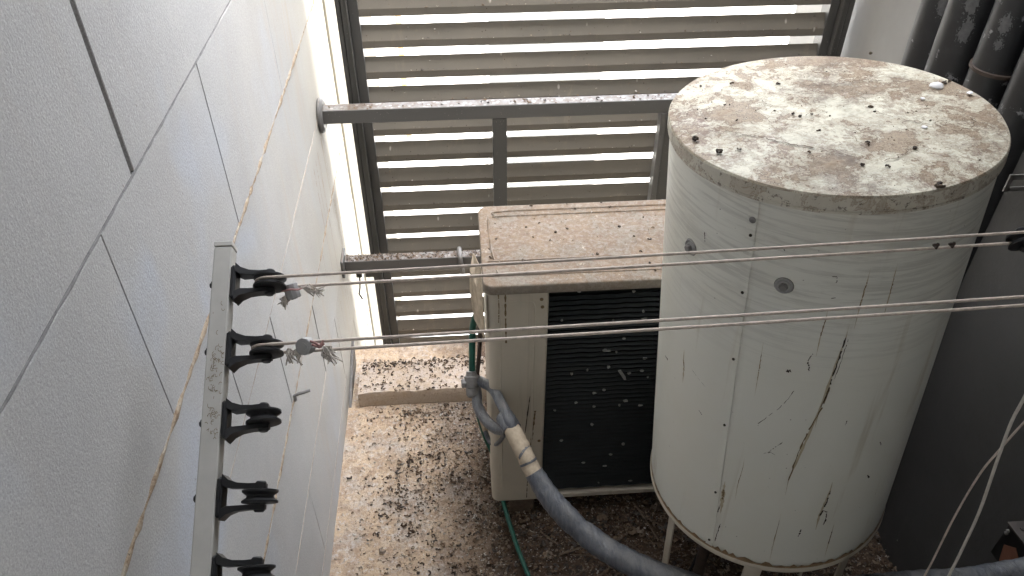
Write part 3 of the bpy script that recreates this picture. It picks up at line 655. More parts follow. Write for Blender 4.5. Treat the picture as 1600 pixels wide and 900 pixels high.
# brown grime collected above the bottom rim
n = 200; vs = []
for k in range(n):
    q = -pi + 2 * pi * k / n; hh = .004 + .010 * R.random() ** 2
    for zz_, rr_ in ((.008, .0008), (.008 + hh, .0005)): vs.append(TM @ V(((TR + rr_) * cos(q), (TR + rr_) * sin(q), -TH + zz_)))
MB().add(vs, [(2 * k, 2 * ((k + 1) % n), 2 * ((k + 1) % n) + 1, 2 * k + 1) for k in range(n)]).obj('rim_grime', M['rust'], tk)
def tp(th, z, r_=0): return TM @ V(((TR + r_) * cos(th), (TR + r_) * sin(th), z))
# vertical lapped seam with its screws
b = MB(); n = 60; L = []
for k in range(n):
    z = -.026 - (TH - .040) * k / (n - 1)
    for th, rr_ in ((-2.372, .0004), (-2.370, .0014), (-2.310, .0016), (-2.306, .0003)): L.append(tp(th, z, rr_))
b.add(L, [(4 * k + j, 4 * k + j + 1, 4 * k + j + 5, 4 * k + j + 4) for k in range(n - 1) for j in range(3)]); b.obj('seam_strip', M['tank'], tk)
def disc_at(th, z, prof, n=14):
    nrm = (TE1 * cos(th) + TE2 * sin(th)); t = TA; s_ = t.cross(nrm); p = tp(th, z)
    return Matrix(((s_.x, t.x, nrm.x, p.x), (s_.y, t.y, nrm.y, p.y), (s_.z, t.z, nrm.z, p.z), (0, 0, 0, 1)))
for i, (th, z) in enumerate([(-2.336, -.0526), (-2.336, -.0743), (-2.339, -.1613), (-2.339, -.2749), (-2.340, -.4038), (-2.340, -.5557), (-2.340, -.678)]):
    r_ = .0042 if i in (0,) else .0020
    MB().lathe([(r_, .0012), (r_, .0026), (r_ * .6, .0034)], disc_at(th, z, 0), 14).obj('screw', M['zinc'] if i == 0 else M['stain'], tk, smooth=30)
for th, z in [(-2.1002, -.1339), (-2.7841, -.1375)]:
    m_ = disc_at(th, z, 0)
    w_ = MB().lathe([(.0112, -.0002), (.0112, .0016), (.0104, .0024), (.0092, .0012), (.0078, .0004), (.0072, .0022), (.0064, .0024)], m_, 28).obj('washer', M['grip'], tk, smooth=35)
    MB().lathe([(.0113, .0003), (.0119, .0003)], m_, 28, False).obj('dark_ring', M['stain'], w_)  # thin dark ring outlining the washer
    MB().lathe([(.0056, .001), (.0056, .0065), (.0045, .0078)], m_, 6).obj('bolt_head', M['zinc'], w_)
STR = {
 'a':[(-1.6878, -0.2046), (-1.6994, -0.24), (-1.7143, -0.2736), (-1.7215, -0.3038), (-1.7471, -0.3328)],
 'a2':[(-1.6734, -0.2079), (-1.6829, -0.2456), (-1.7005, -0.2759)],
 'b':[(-1.716, -0.2909), (-1.7316, -0.3266), (-1.7877, -0.3773), (-1.8141, -0.4106), (-1.8287, -0.445), (-1.8439, -0.4808)],
 'c':[(-1.9265, -0.3015), (-1.9522, -0.317), (-1.996, -0.3377), (-2.0586, -0.3582), (-2.1159, -0.3781), (-2.1096, -0.3815)],
 'd':[(-1.9299, -0.4018), (-1.9945, -0.4217), (-2.0148, -0.4313)], 'd2':[(-2.0442, -0.4336), (-2.0038, -0.4278), (-1.9623, -0.4319)],
 'e':[(-1.5306, -0.506), (-1.5365, -0.5325), (-1.5455, -0.5504), (-1.5636, -0.5637)], 'e2':[(-1.5455, -0.5504), (-1.5109, -0.5566), (-1.5044, -0.5756), (-1.5139, -0.5878)],
 'f':[(-1.6714, -0.5916), (-1.6848, -0.6126)], 'g':[(-1.4225, -0.6095), (-1.4244, -0.6424)],
 'h':[(-2.2816, -0.5424), (-2.2809, -0.5657)], 'i':[(-2.2937, -0.5835), (-2.3069, -0.6016)], 'j':[(-2.2685, -0.6254), (-2.2867, -0.657), (-2.295, -0.6757)],
 'k':[(-2.1665, -0.476), (-2.1856, -0.5223)], 'l':[(-2.1654, -0.2494), (-2.1626, -0.2755), (-2.1649, -0.2932)],
 'm':[(-1.9992, -0.2701), (-1.9694, -0.2674)], 'n':[(-1.8818, -0.2481), (-1.8687, -0.2556), (-1.8622, -0.2644)], 'n2':[(-1.8621, -0.2332), (-1.8826, -0.247)],
 'o':[(-2.144, -0.0787), (-2.1258, -0.0841)], 'p':[(-1.8434, -0.1112), (-1.8191, -0.1109), (-1.8148, -0.1202)], 'q':[(-1.8038, -0.1422), (-1.8244, -0.1435)],
 'r':[(-1.8299, -0.1776), (-1.8392, -0.2037)], 's':[(-2.669, -0.1005), (-2.6552, -0.1147)], 't':[(-1.6444, -0.1184), (-1.6518, -0.1297), (-1.65, -0.1471), (-1.6519, -0.1569)],
 'u':[(-1.49, -0.1146), (-1.4872, -0.1414)], 'v':[(-1.8455, -0.5758), (-1.859, -0.6451), (-1.8541, -0.6534)], 'w':[(-1.2185, -0.4217), (-1.2011, -0.4303)],
 'x':[(-1.2453, -0.4911), (-1.2163, -0.5001)], 'y':[(-3.0346, -0.3736), (-2.9806, -0.372)], 'z':[(-2.7668, -0.3357), (-2.7535, -0.3463)],
 'z2':[(-2.6773, -0.338), (-2.5196, -0.3538)], 'y2':[(-2.5661, -0.4056), (-2.5329, -0.4112)], 'x2':[(-1.5466, -0.3563), (-1.5472, -0.3651)]}
WD = dict(a=.0016, a2=.0008, b=.0018, c=.0007, d=.0010, d2=.0006, e=.0024, e2=.0018, f=.0018, g=.0012, h=.0032, i=.0016, j=.0012, k=.0006, l=.0006, m=.0038, n=.0014, y=.0030, z=.0018, x=.0022, z2=.0003, v=.0005, w=.0012)
BR = set('b h t k v r u l z'.split())
for k_, pts in STR.items():
    w0 = WD.get(k_, .0010) * .62; b = MB(); n = max(6, int(4 * len(pts) + 6)); L = []
    for k in range(n):
        t = k / (n - 1) * (len(pts) - 1); i = min(int(t), len(pts) - 2); u = t - i
        th = pts[i][0] * (1 - u) + pts[i + 1][0] * u; z = pts[i][1] * (1 - u) + pts[i + 1][1] * u
        d = V(((pts[i + 1][0] - pts[i][0]) * TR, pts[i + 1][1] - pts[i][1])); d = d.normalized() if d.length else V((0, 1)); nn = V((-d.y, d.x))
        ww = w0 * R.uniform(.35, 1.35) * (.45 if k in (0, n - 1) else 1)
        jx = R.uniform(-.0006, .0006)
        for s_ in (-1, 1): L.append(tp(th + (nn.x * ww * s_ + jx) / TR, z + nn.y * ww * s_, .0005))
    b.add(L, [(2 * k, 2 * k + 1, 2 * k + 3, 2 * k + 2) for k in range(n - 1) if not (w0 < .002 and R.random() < .16)])
    b.obj('drip_stain', M['stain2' if k_ in BR else 'stain'], tk)
    if k_ in 'a b e g h k l r t u v z'.split():
        b = MB(); L = []; z0, z1 = pts[0][1] + .02, pts[-1][1] - .035; n = 22
        for k in range(n):
            u = k / (n - 1); z = z0 + (z1 - z0) * u; i = min(range(len(pts)), key=lambda q: abs(pts[q][1] - z)); th = pts[0][0] + (pts[-1][0] - pts[0][0]) * min(1, max(0, (z - pts[0][1]) / (pts[-1][1] - pts[0][1])))
            ww = w0 * 1.6 * sin(pi * min(1, max(0, u * .96 + .02))) * R.uniform(.5, 1.3)
            for s_ in (-1, 1): L.append(tp(th + ww * s_ / TR, z, .0002))
        b.add(L, [(2 * k, 2 * k + 1, 2 * k + 3, 2 * k + 2) for k in range(n - 1)]); b.obj('drip_halo', M['halo'], tk)
# stand
for th in (-2.85, -1.95, -1.0, .3, 1.6):
    c = TC - TA * TH; px, py = c.x + .185 * cos(th), c.y + .185 * sin(th)
    nx, ny = cos(th), sin(th); tx, ty = -ny, nx
    wv = .0085 if th == -2.85 else .014
    top = c.z + .0; out = .012 if th != -2.85 else -.018
    vs = []
    for (z, o_) in ((top, 0), (ZF + .001, out)):
        for (a, b_) in ((-wv, -.0015), (wv, -.0015), (wv, .0015), (-wv, .0015)):
            vs.append((px + tx * a + nx * (b_ + o_), py + ty * a + ny * (b_ + o_), z))
    MB().add(vs, [(0, 1, 2, 3), (7, 6, 5, 4), (0, 4, 5, 1), (1, 5, 6, 2), (2, 6, 7, 3), (3, 7, 4, 0)]).obj('leg', M['ac'], tk)
c = TC - TA * TH
MB().tube([(c.x - .16, c.y - .10, -1.50), (c.x + .02, c.y + .14, -1.40)], .003, 6).obj('brace', M['black'], tk)
MB().tube(resample([(c.x - .085, c.y - .03, c.z), (c.x - .088, c.y - .03, -1.35), (c.x - .09, c.y - .035, ZF)], 12), .011, 10).obj('drain_tube', M['brown'], tk, smooth=60)

# ------------------------------------------------------------------ droppings, single ones
def pellet_mesh(seed, s=1.0):
    rn = random.Random(seed); b = MB()
    for q in range(rn.choice((1, 2, 2))):
        a0 = rn.uniform(0, 6); rad = rn.uniform(.0016, .003) * s; arc = rn.uniform(2.2, 5.2); cx, cy = rn.uniform(-.0014, .0014) * s, rn.uniform(-.0014, .0014) * s
        m_ = 7; pts = [(cx + rad * cos(a0 + arc * k / m_), cy + rad * sin(a0 + arc * k / m_), (.0012 + rn.uniform(0, .0012)) * s) for k in range(m_ + 1)]
        rr = [rn.uniform(.0009, .0015) * s * (.6 if k in (0, m_) else 1) for k in range(m_ + 1)]
        b.tube(pts, rr, 6, noise=.2, rnd=rn)
    return b.mesh('dropping', M['pellet'], 70)
PM = [pellet_mesh(k) for k in range(9)]
def put_pellet(p, nrm, s, label, group, rz):
    o = bpy.data.objects.new('dropping', PM[R.randrange(9)]); COL.objects.link(o)
    o.location = p; o.rotation_euler = (V(nrm).to_track_quat('Z', 'Y').to_matrix() @ Matrix.Rotation(rz, 3, 'Z')).to_euler(); o.scale = (s,) * 3
    return tag(o, label, 'dropping', group)
LP = [(0.1296, 0.1746), (-0.1868, -0.0363), (-0.1675, -0.0749), (0.0427, -0.1975), (0.0526, 0.0049), (0.054, -0.0073), (-0.04, -0.0004), (-0.0657, 0.0229), (-0.0926, 0.1166), (-0.1182, 0.0528), (-0.1234, 0.056), (-0.1212, 0.0074), (0.0932, -0.0178), (0.1071, -0.0435), (-0.0176, -0.137), (0.0574, -0.1103), (0.0098, -0.0872), (-0.1407, -0.0718), (-0.0656, -0.097), (-0.0242, 0.0039), (0.008, -0.1467), (0.056, -0.1067), (-0.1583, 0.0193), (-0.0452, 0.0085), (-0.0039, -0.0063), (-0.1406, 0.1209), (-0.0327, 0.1027), (-0.0328, -0.0432)]
big = {0: (1.3, 'dark dropping perched on the far rim of the tank lid'), 1: (1.5, 'black curled dropping near the left edge of the tank lid'),
       2: (1.35, 'black dropping on the tank lid just right of the one nearest its left edge'), 3: (1.7, 'largest dark dropping hanging at the front rim of the tank lid'),
       4: (1.2, 'dark dropping near the middle right of the tank lid'), 8: (1.1, 'dark dropping on the far left of the tank lid')}
for i, (a, b_) in enumerate(LP):
    p = TM @ V((a, b_, .0012)); s_, lb = big.get(i, (R.uniform(.45, .95), None))
    if lb is None:
        hr = int(round(atan2(a, b_) / (pi / 6))) % 12 or 12; rd = sqrt(a * a + b_ * b_)
        lb = '%s dark dropping %s on the tank lid, %s o\'clock' % ('small' if s_ < .6 else 'middling' if s_ < .78 else 'chunky', 'near the centre' if rd < .07 else 'halfway out' if rd < .14 else 'near the rim', 'one two three four five six seven eight nine ten eleven twelve'.split()[hr - 1])
    put_pellet(p, TA, s_, lb, 'droppings on the tank lid', R.uniform(0, 6))
ACP = [(0.1368,1.3722), (0.1507,1.3111), (0.1782,1.2781), (0.1650,1.2511), (0.1323,1.2663), (0.0578,1.2673), (0.0422,1.2327), (0.1097,1.1934), (0.2108,1.3764), (0.2286,1.3585), (0.2989,1.3629), (0.3073,1.2887), (0.3635,1.3163), (0.2500,1.2035), (0.3346,1.2036), (0.2026,1.2895), (0.1213,1.2998), (0.2852,1.3783), (0.0419,1.2022), (0.3449,1.1686), (0.3302,1.2521), (0.3604,1.2435), (0.3533,1.1445)]
def ac_label(i):
    x, y = ACP[i]; row = 'back' if y > 1.33 else 'middle' if y > 1.23 else 'front'
    same = sorted(q[0] for q in ACP if ('back' if q[1] > 1.33 else 'middle' if q[1] > 1.23 else 'front') == row)
    return 'small dark dropping on the condenser top, %s from the left in the %s band' % ('first second third fourth fifth sixth seventh eighth ninth tenth eleventh twelfth'.split()[same.index(x)], row)
for i, (x, y) in enumerate(ACP):
    lb = {0: 'dark dropping by the back left corner of the condenser top', 7: 'twisted dark dropping on the front groove of the condenser top', 18: 'dark flat dropping at the left edge of the condenser top'}.get(i) or ac_label(i)
    put_pellet((x, y, AZ1 + .0003), (0, 0, 1), 1.35 if i in (0, 7, 18) else R.uniform(.7, 1.15), lb, 'droppings on the condenser top', R.uniform(0, 6))
# egg shells
def shard(p, nrm, s, rz, label, tilt):
    b = MB(); n = 10; m_ = 4; vs = [(0, 0, .5 * s)]
    rn = random.Random(label); cut = [rn.uniform(.7, 1.3) for _ in range(n)]
    for j in range(1, m_ + 1):
        for k in range(n):
            q = 2 * pi * k / n; ph = 1.15 * j / m_ * cut[k]
            vs.append((s * sin(ph) * cos(q), s * .75 * sin(ph) * sin(q), s * .5 * cos(ph)))
    fs = [(0, 1 + k, 1 + (k + 1) % n) for k in range(n)] + [(1 + i * n + k, 1 + i * n + n + k, 1 + i * n + n + (k + 1) % n, 1 + i * n + (k + 1) % n) for i in range(m_ - 1) for k in range(n)]
    o = b.add(vs, fs).obj('eggshell', M['shell'], smooth=60)
    sm = o.modifiers.new('thick', 'SOLIDIFY'); sm.thickness = .0004
    o.location = p; o.rotation_euler = (V(nrm).to_track_quat('Z', 'Y').to_matrix() @ Matrix.Rotation(rz, 3, 'Z') @ Matrix.Rotation(tilt, 3, 'X')).to_euler()
    tag(o, label, 'eggshell', 'broken eggshells on the tank lid')
for (a, b_), s, rz, lb, tl in (((.162, .0486), .0105, 2.0, 'large white broken eggshell on the right of the tank lid', .5), ((.192, .0183), .0058, .4, 'small white eggshell piece near the right rim of the tank lid', .2), ((.0922, -.0623), .0046, 1.0, 'tiny white eggshell lump towards the front of the tank lid', .1), ((.128, .0163), .0040, 2.2, 'pinkish small eggshell fragment beside the largest eggshell', .2)):
    shard(TM @ V((a, b_, .002)), TA, s, rz, lb, tl)
for k in range(4):
    put_pellet(TM @ V((.178 + .008 * (k % 2), .060 - .010 * (k // 2) + .003 * k, .0014)), TA, R.uniform(.6, .9), 'little black dropping %s the large eggshell on the tank lid' % ('just behind', 'just right of', 'in front of', 'to the front right of')[k], 'droppings by the eggshell', k)

_by = {}
for o in [o for o in bpy.data.objects if o.name.startswith('dropping') and o.get('group') == 'droppings on the tank lid']: _by.setdefault(o['label'], []).append(o)
for lb, os_ in _by.items():
    if len(os_) > 1:
        for w_, o in zip(('left', 'right') if len(os_) == 2 else ('left', 'middle', 'right'), sorted(os_, key=lambda o: o.location.x)): o['label'] = lb + ', the %s one' % w_
# ------------------------------------------------------------------ litter that nobody could count
def litter(name, mat, count, place, smin, smax, seed, curl=.6):
    rn = random.Random(seed); b = MB(); k = 0
    while k < count:
        pl = place(rn)
        if pl is None: continue
        k += 1; x, y, z = pl; s = rn.uniform(smin, smax) * (1.5 if rn.random() < .08 else 1); rz = rn.uniform(0, 6.3)
        if rn.random() < curl:
            arc = rn.uniform(1.6, 4.6); m_ = 4; rad = s * .5; th = s * rn.uniform(.17, .34)
            pts = [(x + rad * cos(rz + arc * i / m_), y + rad * sin(rz + arc * i / m_), z + th * .7 + rn.uniform(0, .5) * s * .5) for i in range(m_ + 1)]
            b.tube(pts, [th * (.5 if i in (0, m_) else 1) for i in range(m_ + 1)], 4, cap=True, rnd=rn)
        else:
            n = 5; t = rn.uniform(-.5, .5); vs = [(x, y, z + s * .32)]
            for i in range(n):
                q = rz + 2 * pi * i / n; rr = s * .45 * rn.uniform(.5, 1.25); vs.append((x + rr * cos(q), y + rr * sin(q) * .8, z + s * .10 + t * rr * cos(q) * .5))
            vs.append((x, y, z - s * .05)); b.add(vs, [(0, 1 + i, 1 + (i + 1) % n) for i in range(n)] + [(6, 1 + (i + 1) % n, 1 + i) for i in range(n)])
    return tag(b.obj(name, mat, fix=False), kind='stuff')
def dens(rn, dark):
    x = rn.uniform(-.335, .95); y = rn.uniform(.35, 1.497)
    d = .10
    if x > -.20: d += .16
    d *= .2 + 1.5 * max(0, noise.noise(V((x * 14, y * 14, 0))) + .25 + .4 * noise.noise(V((x * 40, y * 40, 3)))) * 1.6
    d += .9 * math.exp(-((x + .12) ** 2 / .010 + (y - 1.47) ** 2 / .0009)) + .35 * math.exp(-((x + .17) ** 2 + (y - 1.22) ** 2) / .010)
    d += .75 / (1 + math.exp(-(x + .045 + .10 * (y - 1.2)) / .028))
    if x > .06: d = .95 if dark else .30
    if x < -.30: d *= .35
    if x > .3 and y > 1.15: d *= .4
    if rn.random() > d: return None
    return (x, y, ZF + .0005 + (rn.uniform(0, .010) if x > 0 else rn.uniform(0, .002)))
_cr = random.Random(77); CL = []
while len(CL) < 150:
    q = dens(_cr, 1)
    if q and q[0] < .08: CL.append((q[0], q[1], _cr.uniform(.004, .015)))
def clump(rn):
    x, y, r_ = rn.choice(CL); x += rn.gauss(0, r_); y += rn.gauss(0, r_)
    return (x, y, ZF + rn.uniform(0, .004)) if -.33 < x and y < 1.495 else None
tag(litter('clumped_droppings', M['drop2'], 800, clump, .003, .0085, 31, .5), 'dark brown clumps of droppings on the tan floor', 'droppings')
tag(litter('floor_droppings', M['drop'], 12500, lambda r_: dens(r_, 1), .0028, .0095, 1, .45), 'thick litter of dried dark droppings covering the floor', 'droppings')
tag(litter('pale_litter', M['pale'], 13000, lambda r_: dens(r_, 0), .002, .0060, 2, .35), 'pale shell bits and feather scraps mixed into the floor litter', 'litter')
tag(litter('coarse_litter', M['drop'], 4200, lambda r_: (lambda x, y: (x, y, ZF + .002 + r_.uniform(0, .012)) if x > .02 + .10 * r_.random() - .05 * (1.2 - y) else None)(r_.uniform(-.03, .95), r_.uniform(.45, 1.3)), .006, .014, 21, .4), 'coarse brown litter heaped in the shade below the condenser and tank', 'litter')
def curbp(rn):
    x = rn.uniform(-.305, .4); y = rn.uniform(1.503, 1.622)
    d = .25 + .75 * math.exp(-((y - 1.61) / .018) ** 2) + (.4 if x < -.22 and y > 1.57 else 0) + (.3 if y < 1.51 else 0)
    return (x, y, ZF + .0545) if rn.random() < d * .8 else None
tag(litter('curb_droppings', M['drop'], 1100, curbp, .0022, .0085, 3, .5), 'dark droppings scattered along the top of the concrete curb', 'droppings')
tag(litter('beam_droppings', M['drop'], 420, lambda r_: (r_.uniform(-.332, .06), r_.uniform(1.741, 1.771), -1.3285) if r_.random() < .8 else (r_.uniform(-.33, -.18), r_.uniform(1.741, 1.771), -1.3285), .002, .0060, 4, .4), 'crust of droppings on top of the short lower beam', 'droppings')
tag(litter('upper_beam_droppings', M['drop'], 46, lambda r_: (r_.uniform(-.33, .52), r_.uniform(1.772, 1.803), -.8925), .003, .008, 5, .7), 'scattered droppings along the top of the long upper beam', 'droppings')
zvis = [z for z in zs if -1.9 < z < -.55]
def slatp(rn):
    z = rn.choice(zvis); t = abs(rn.gauss(0, .0022)) if rn.random() < .7 else rn.uniform(.0, .03)
    return (rn.uniform(-.22, .89), YL + t * cos(tau) - .0005, z + t * sin(tau) + .0003)
tag(litter('slat_droppings', M['drop'], 620, slatp, .0018, .0050, 6, .4), 'specks of dried droppings caught along the lips of the louvre slats', 'droppings')
tag(litter('pale_slat_droppings', M['pale'], 420, slatp, .0018, .0050, 8, .4), 'pale chalky droppings caught along the lips of the louvre slats', 'droppings')
tag(litter('lid_grit', M['drop'], 170, lambda r_: (lambda a, q: tuple(TM @ V((a * cos(q), a * sin(q), .0010))))(.2 * sqrt(r_.random()), r_.uniform(0, 6.3)), .0008, .0024, 9, .3), 'fine dark grit scattered over the tank lid', 'grit')
tag(litter('condenser_grit', M['pale'], 260, lambda r_: (r_.uniform(.04, .42), r_.uniform(1.13, 1.375), AZ1), .001, .0035, 10, .4), 'pale crumbs scattered over the condenser top cover', 'grit')
b = MB(); rn = random.Random(11)
for k in range(60):
    x, y = rn.uniform(.10, .55), rn.uniform(.75, 1.10); a = rn.gauss(-.15, .6); L = rn.uniform(.03, .12)
    p0 = V((x, y, ZF + rn.uniform(.004, .016))); p1 = p0 + V((cos(a) * L, sin(a) * L, rn.uniform(-.003, .006)))
    b.tube([p0, (p0 + p1) / 2 + V((0, 0, rn.uniform(0, .005))), p1], rn.uniform(.0008, .0026), 5)
tag(b.obj('twigs', M['wood'], fix=False), 'dry twigs and stalks lying among the litter below the tank', 'twigs', kind='stuff')

# ------------------------------------------------------------------ hose, valve, wires
HO = [(0.0317,1.17,-1.2485), (0.0467,1.12,-1.2409), (0.0705,1.04,-1.2201), (0.0904,1.0,-1.2419), (0.1139,.96,-1.2768), (0.1522,.91,-1.3106), (0.2068,.86,-1.34), (0.2661,.80,-1.3338), (0.3315,.75,-1.3186), (0.4071,.70,-1.2902), (0.4964,.66,-1.2408), (0.5967,.64,-1.1981), (0.6809,.63,-1.1757), (0.7741,.62,-1.1566), (0.8765,.61,-1.1169), (.985, .60, -1.08)]
hz = empty('insulated_hose', HO[4], 'thick taped refrigerant hose curving from the condenser valve to the lower right', 'hose')
D = resample(HO, 181)
def seg(i0, i1, r_, name, mat, n=14, wr=.06, rn=R):
    pts = D[i0:i1]; rr = [r_ * (1 + wr * sin(k * 1.9) + rn.uniform(-wr, wr) * .6) for k in range(len(pts))]
    return MB().tube(pts, rr, n, noise=.03).obj(name, mat, hz, smooth=70)
seg(24, 50, .0172, 'beige_wrap', M['beige'], 14, .03)
def taper(i): return .0180 + .0048 * min(1, max(0, (i - 46) / 26)) - .004 * min(1, max(0, (i - 90) / 25))
hp = D[47:181]; vs = []; nn_ = 20; hn = V((0, 0, 1))
for i, p in enumerate(hp):
    t = (hp[min(i + 1, len(hp) - 1)] - hp[max(i - 1, 0)]).normalized(); hn = (hn - t * hn.dot(t)).normalized(); bb = t.cross(hn)
    kd = 1 - .10 * math.exp(-((i - 22) / 2.2) ** 2) - .07 * math.exp(-((i - 47) / 3) ** 2) - .09 * math.exp(-((i - 78) / 2.5) ** 2)
    for k in range(nn_):
        q = 2 * pi * k / nn_; ph = ((i * .33 + k / nn_) % 1)
        rad = taper(i + 47) * kd * (1 + .085 * ph + .035 * sin(3 * q + i * .09) + .03 * sin(2 * q - i * .17) + .02 * sin(5 * q + i * .5)) + R.uniform(-.0002, .0002)
        vs.append(p + hn * cos(q) * rad + bb * sin(q) * rad)
fs = [(i * nn_ + k, i * nn_ + (k + 1) % nn_, (i + 1) * nn_ + (k + 1) % nn_, (i + 1) * nn_ + k) for i in range(len(hp) - 1) for k in range(nn_)] + [tuple(range(nn_))[::-1]]
MB().add(vs, fs).obj('tape_wrap', M['tape'], hz, smooth=70)
seg(20, 27, .0195, 'tape_collar', M['foam'], 14, .03)
for i in (38, 42): 
    MB().tube(D[i:i + 2] if i == 42 else [D[i], D[i + 1] + V((.002, 0, .002))], .0182, 12, noise=.04).obj('tape_strip', M['black'] if 0 else M['tape'], hz, smooth=60)
PA = resample([(0.0120,1.195,-1.2480), (0.0227,1.18,-1.2407), (0.0420,1.14,-1.2190), (0.0580,1.09,-1.2150), (0.0700,1.04,-1.2045), (.076, 1.03, -1.222)], 24)
PB = resample([(0.0020,1.195,-1.2590), (0.0085,1.18,-1.2694), (0.0087,1.15,-1.2800), (0.0262,1.10,-1.2720), (0.0463,1.06,-1.2530), (0.0700,1.035,-1.2250)], 24)
MB().tube(PA, .0112, 12, noise=.03).obj('foam_pipe', M['foam'], hz, smooth=70)
MB().tube(PB, .0114, 12, noise=.03).obj('foam_pipe', M['foam'], hz, smooth=70)
vv = empty('service_valve', (.0, 1.2, -1.25), 'grubby brass service valve with a cap at the left side of the condenser', 'valve')
vb = V((.0000, 1.190, -1.252)); VS = 1.35
MB().lathe([(a * VS, b_ * VS) for a, b_ in [(.008, -.022), (.011, -.018), (.011, -.006), (.013, -.004), (.013, .012), (.010, .014), (.009, .020)]], Matrix.Translation(vb) @ Matrix.Rotation(radians(-35), 4, 'X'), 14).obj('body', M['zinc'], vv, smooth=30)
MB().lathe([(.006, -.004), (.0100, .004), (.0100, .014), (.007, .016)], Matrix.Translation(vb + V((-.008, 0, .002))) @ Matrix.Rotation(radians(-90), 4, 'Y'), 8).obj('cap', M['zinc'], vv, smooth=20)
MB().lathe([(.004, 0), (.0055, .012), (.004, .018)], Matrix.Translation(vb + V((.006, 0, .004))) @ Matrix.Rotation(radians(70), 4, 'Y'), 8).obj('side_port', M['black'], vv, smooth=20)
MB().tube(resample([(0.0230,1.17,-1.3863), (0.0320,1.15,-1.3996), (0.0454,1.13,-1.3852), (0.0568,1.10,-1.3304), (0.0670,1.05,-1.2372)], 22), .0050, 8).obj('return_pipe', M['tape'], hz, smooth=70)
MB().tube(resample([(-.003, 1.20, -1.262), (.002, 1.20, -1.31), (.012, 1.19, -1.35), (.023, 1.175, -1.39), (.030, 1.165, -1.41)], 16), .0055, 8, noise=.05).obj('bare_pipe', M['beige'], hz, smooth=70)
gw = resample([(0.0165,1.235,-1.06), (0.0155,1.24,-1.0926), (0.0063,1.24,-1.1315), (0.0015,1.22,-1.2058), (0.0010,1.205,-1.2539), (0.0068,1.20,-1.3472), (0.0220,1.20,-1.4365), (0.0370,1.19,-1.4834), (0.0509,1.18,-1.5316), (0.0525,1.16,-1.5592), (0.0618,1.12,-1.6003), (0.0758,1.06,-1.6164), (0.0890,1.0,-1.6152), (0.1051,.95,-1.6265), (0.1202,.90,-1.6350), (.125, .70, -1.638)], 90)
tag(MB().tube(gw, [.0072 if k < 26 else .0052 for k in range(90)], 8).obj('green_cable', M['green'], smooth=70), 'green cable hanging from the condenser side down to the littered floor', 'cable')
tag(MB().tube(resample([(.0225, 1.215, -1.05), (.0215, 1.21, -1.10), (.0165, 1.205, -1.18), (.010, 1.20, -1.245)], 14), .0046, 8).obj('brown_cable', M['brown'], smooth=70), 'dark brown cable running beside the green one down to the valve', 'cable')
fl = MB(); fl.add([(.014, 1.262, -.955), (.0268, 1.20, -.945), (.0268, 1.13, -.955), (.0272, 1.128, -1.06), (.010, 1.19, -1.065), (.004, 1.215, -1.01), (.006, 1.235, -.975), (.018, 1.19, -.985), (.012, 1.20, -1.03)],
       [(0, 1, 7, 6), (1, 2, 3, 7), (7, 3, 8), (8, 3, 4), (6, 7, 8, 5), (5, 8, 4)])
o = fl.obj('torn_flap', M['beige']); o.modifiers.new('thick', 'SOLIDIFY').thickness = .0015
tag(o, 'torn beige plastic flap folded over the cables at the condenser side', 'flap')
# corroded box at the lower right
bx = empty('black_box', (.90, .63, -1.19), 'dark metal box with a copper coloured patch at the lower right corner', 'box')
A2 = V((.852, .684)); dd = V((.12, -1)).normalized()
ft = [tuple(A2), tuple(A2 + dd * .13), (.934, (A2 + dd * .13).y), (.934, .684)]
MB().prism(ft, I4, -1.19, -1.112).obj('body', M['black'], bx, smooth=30)
MB().prism([(x - .003 if x < .9 else x, y + (.003 if y > .65 else -.003)) for x, y in ft], I4, -1.1115, -1.108).obj('cover', M['coverbrown'], bx)
for k in range(5):
    y = .672 - k * .013; MB().box((.862 + k * .0016, y - .0022, -1.1078), (.930, y + .0022, -1.1055)).obj('cover_rib', M['coverbrown'], bx)
nd = V((-dd.y, dd.x)) * -1
def fp(u, z): q = A2 + dd * u; return (q.x - .0006, q.y, z)
vs = [fp(.012, -1.150), fp(.030, -1.132), fp(.046, -1.146), fp(.048, -1.178), fp(.020, -1.184)]
MB().add(vs + [(x - .001, y, z) for x, y, z in vs], [(5, 6, 7, 8, 9)] + [(i, (i + 1) % 5, 5 + (i + 1) % 5, 5 + i) for i in range(5)]).obj('patch', M['scrap'], bx)
for z in (-1.122, -1.128): MB().lathe([(.0032, 0), (.0032, .003), (.002, .004)], Matrix.Translation((.8525, .679, z)) @ Matrix.Rotation(-pi / 2, 4, 'Y'), 8).obj('screw', M['zinc'], bx)

# ------------------------------------------------------------------ clothesline arm with pulleys
TD = V((-.010, .8829, .4694)).normalized(); TN = V((0, -.4694, .8829)); TX = TD.cross(TN).normalized(); TN = TX.cross(TD).normalized()
if TX.x < 0: TX = -TX
P0 = V((-.2541, .693, -.4964))       # front face centre at the free end
def arm_m(s, off=(0, 0, 0)):          # local X = right, Y = along arm, Z = towards viewer
    p = P0 - TD * s + TX * off[0] + TD * off[1] + TN * off[2]
    return Matrix(((TX.x, TD.x, TN.x, p.x), (TX.y, TD.y, TN.y, p.y), (TX.z, TD.z, TN.z, p.z), (0, 0, 0, 1)))
arm = empty('clothesline_pole', tuple(P0 - TD * .6), 'white square aluminium arm rising along the left wall, carrying black pulleys', 'clothesline arm')
hw = .0092
MB().box((-hw, -.66, -2 * hw), (hw, -.0045, 0), arm_m(0), ch=.0012).obj('tube', M['alu'], arm)
MB().box((-hw - .0004, -.004, -2 * hw - .0004), (hw + .0004, .0015, .0004), arm_m(0), ch=.0008).obj('end_cap', M['alu'], arm)
b = MB(); rn = random.Random(3)
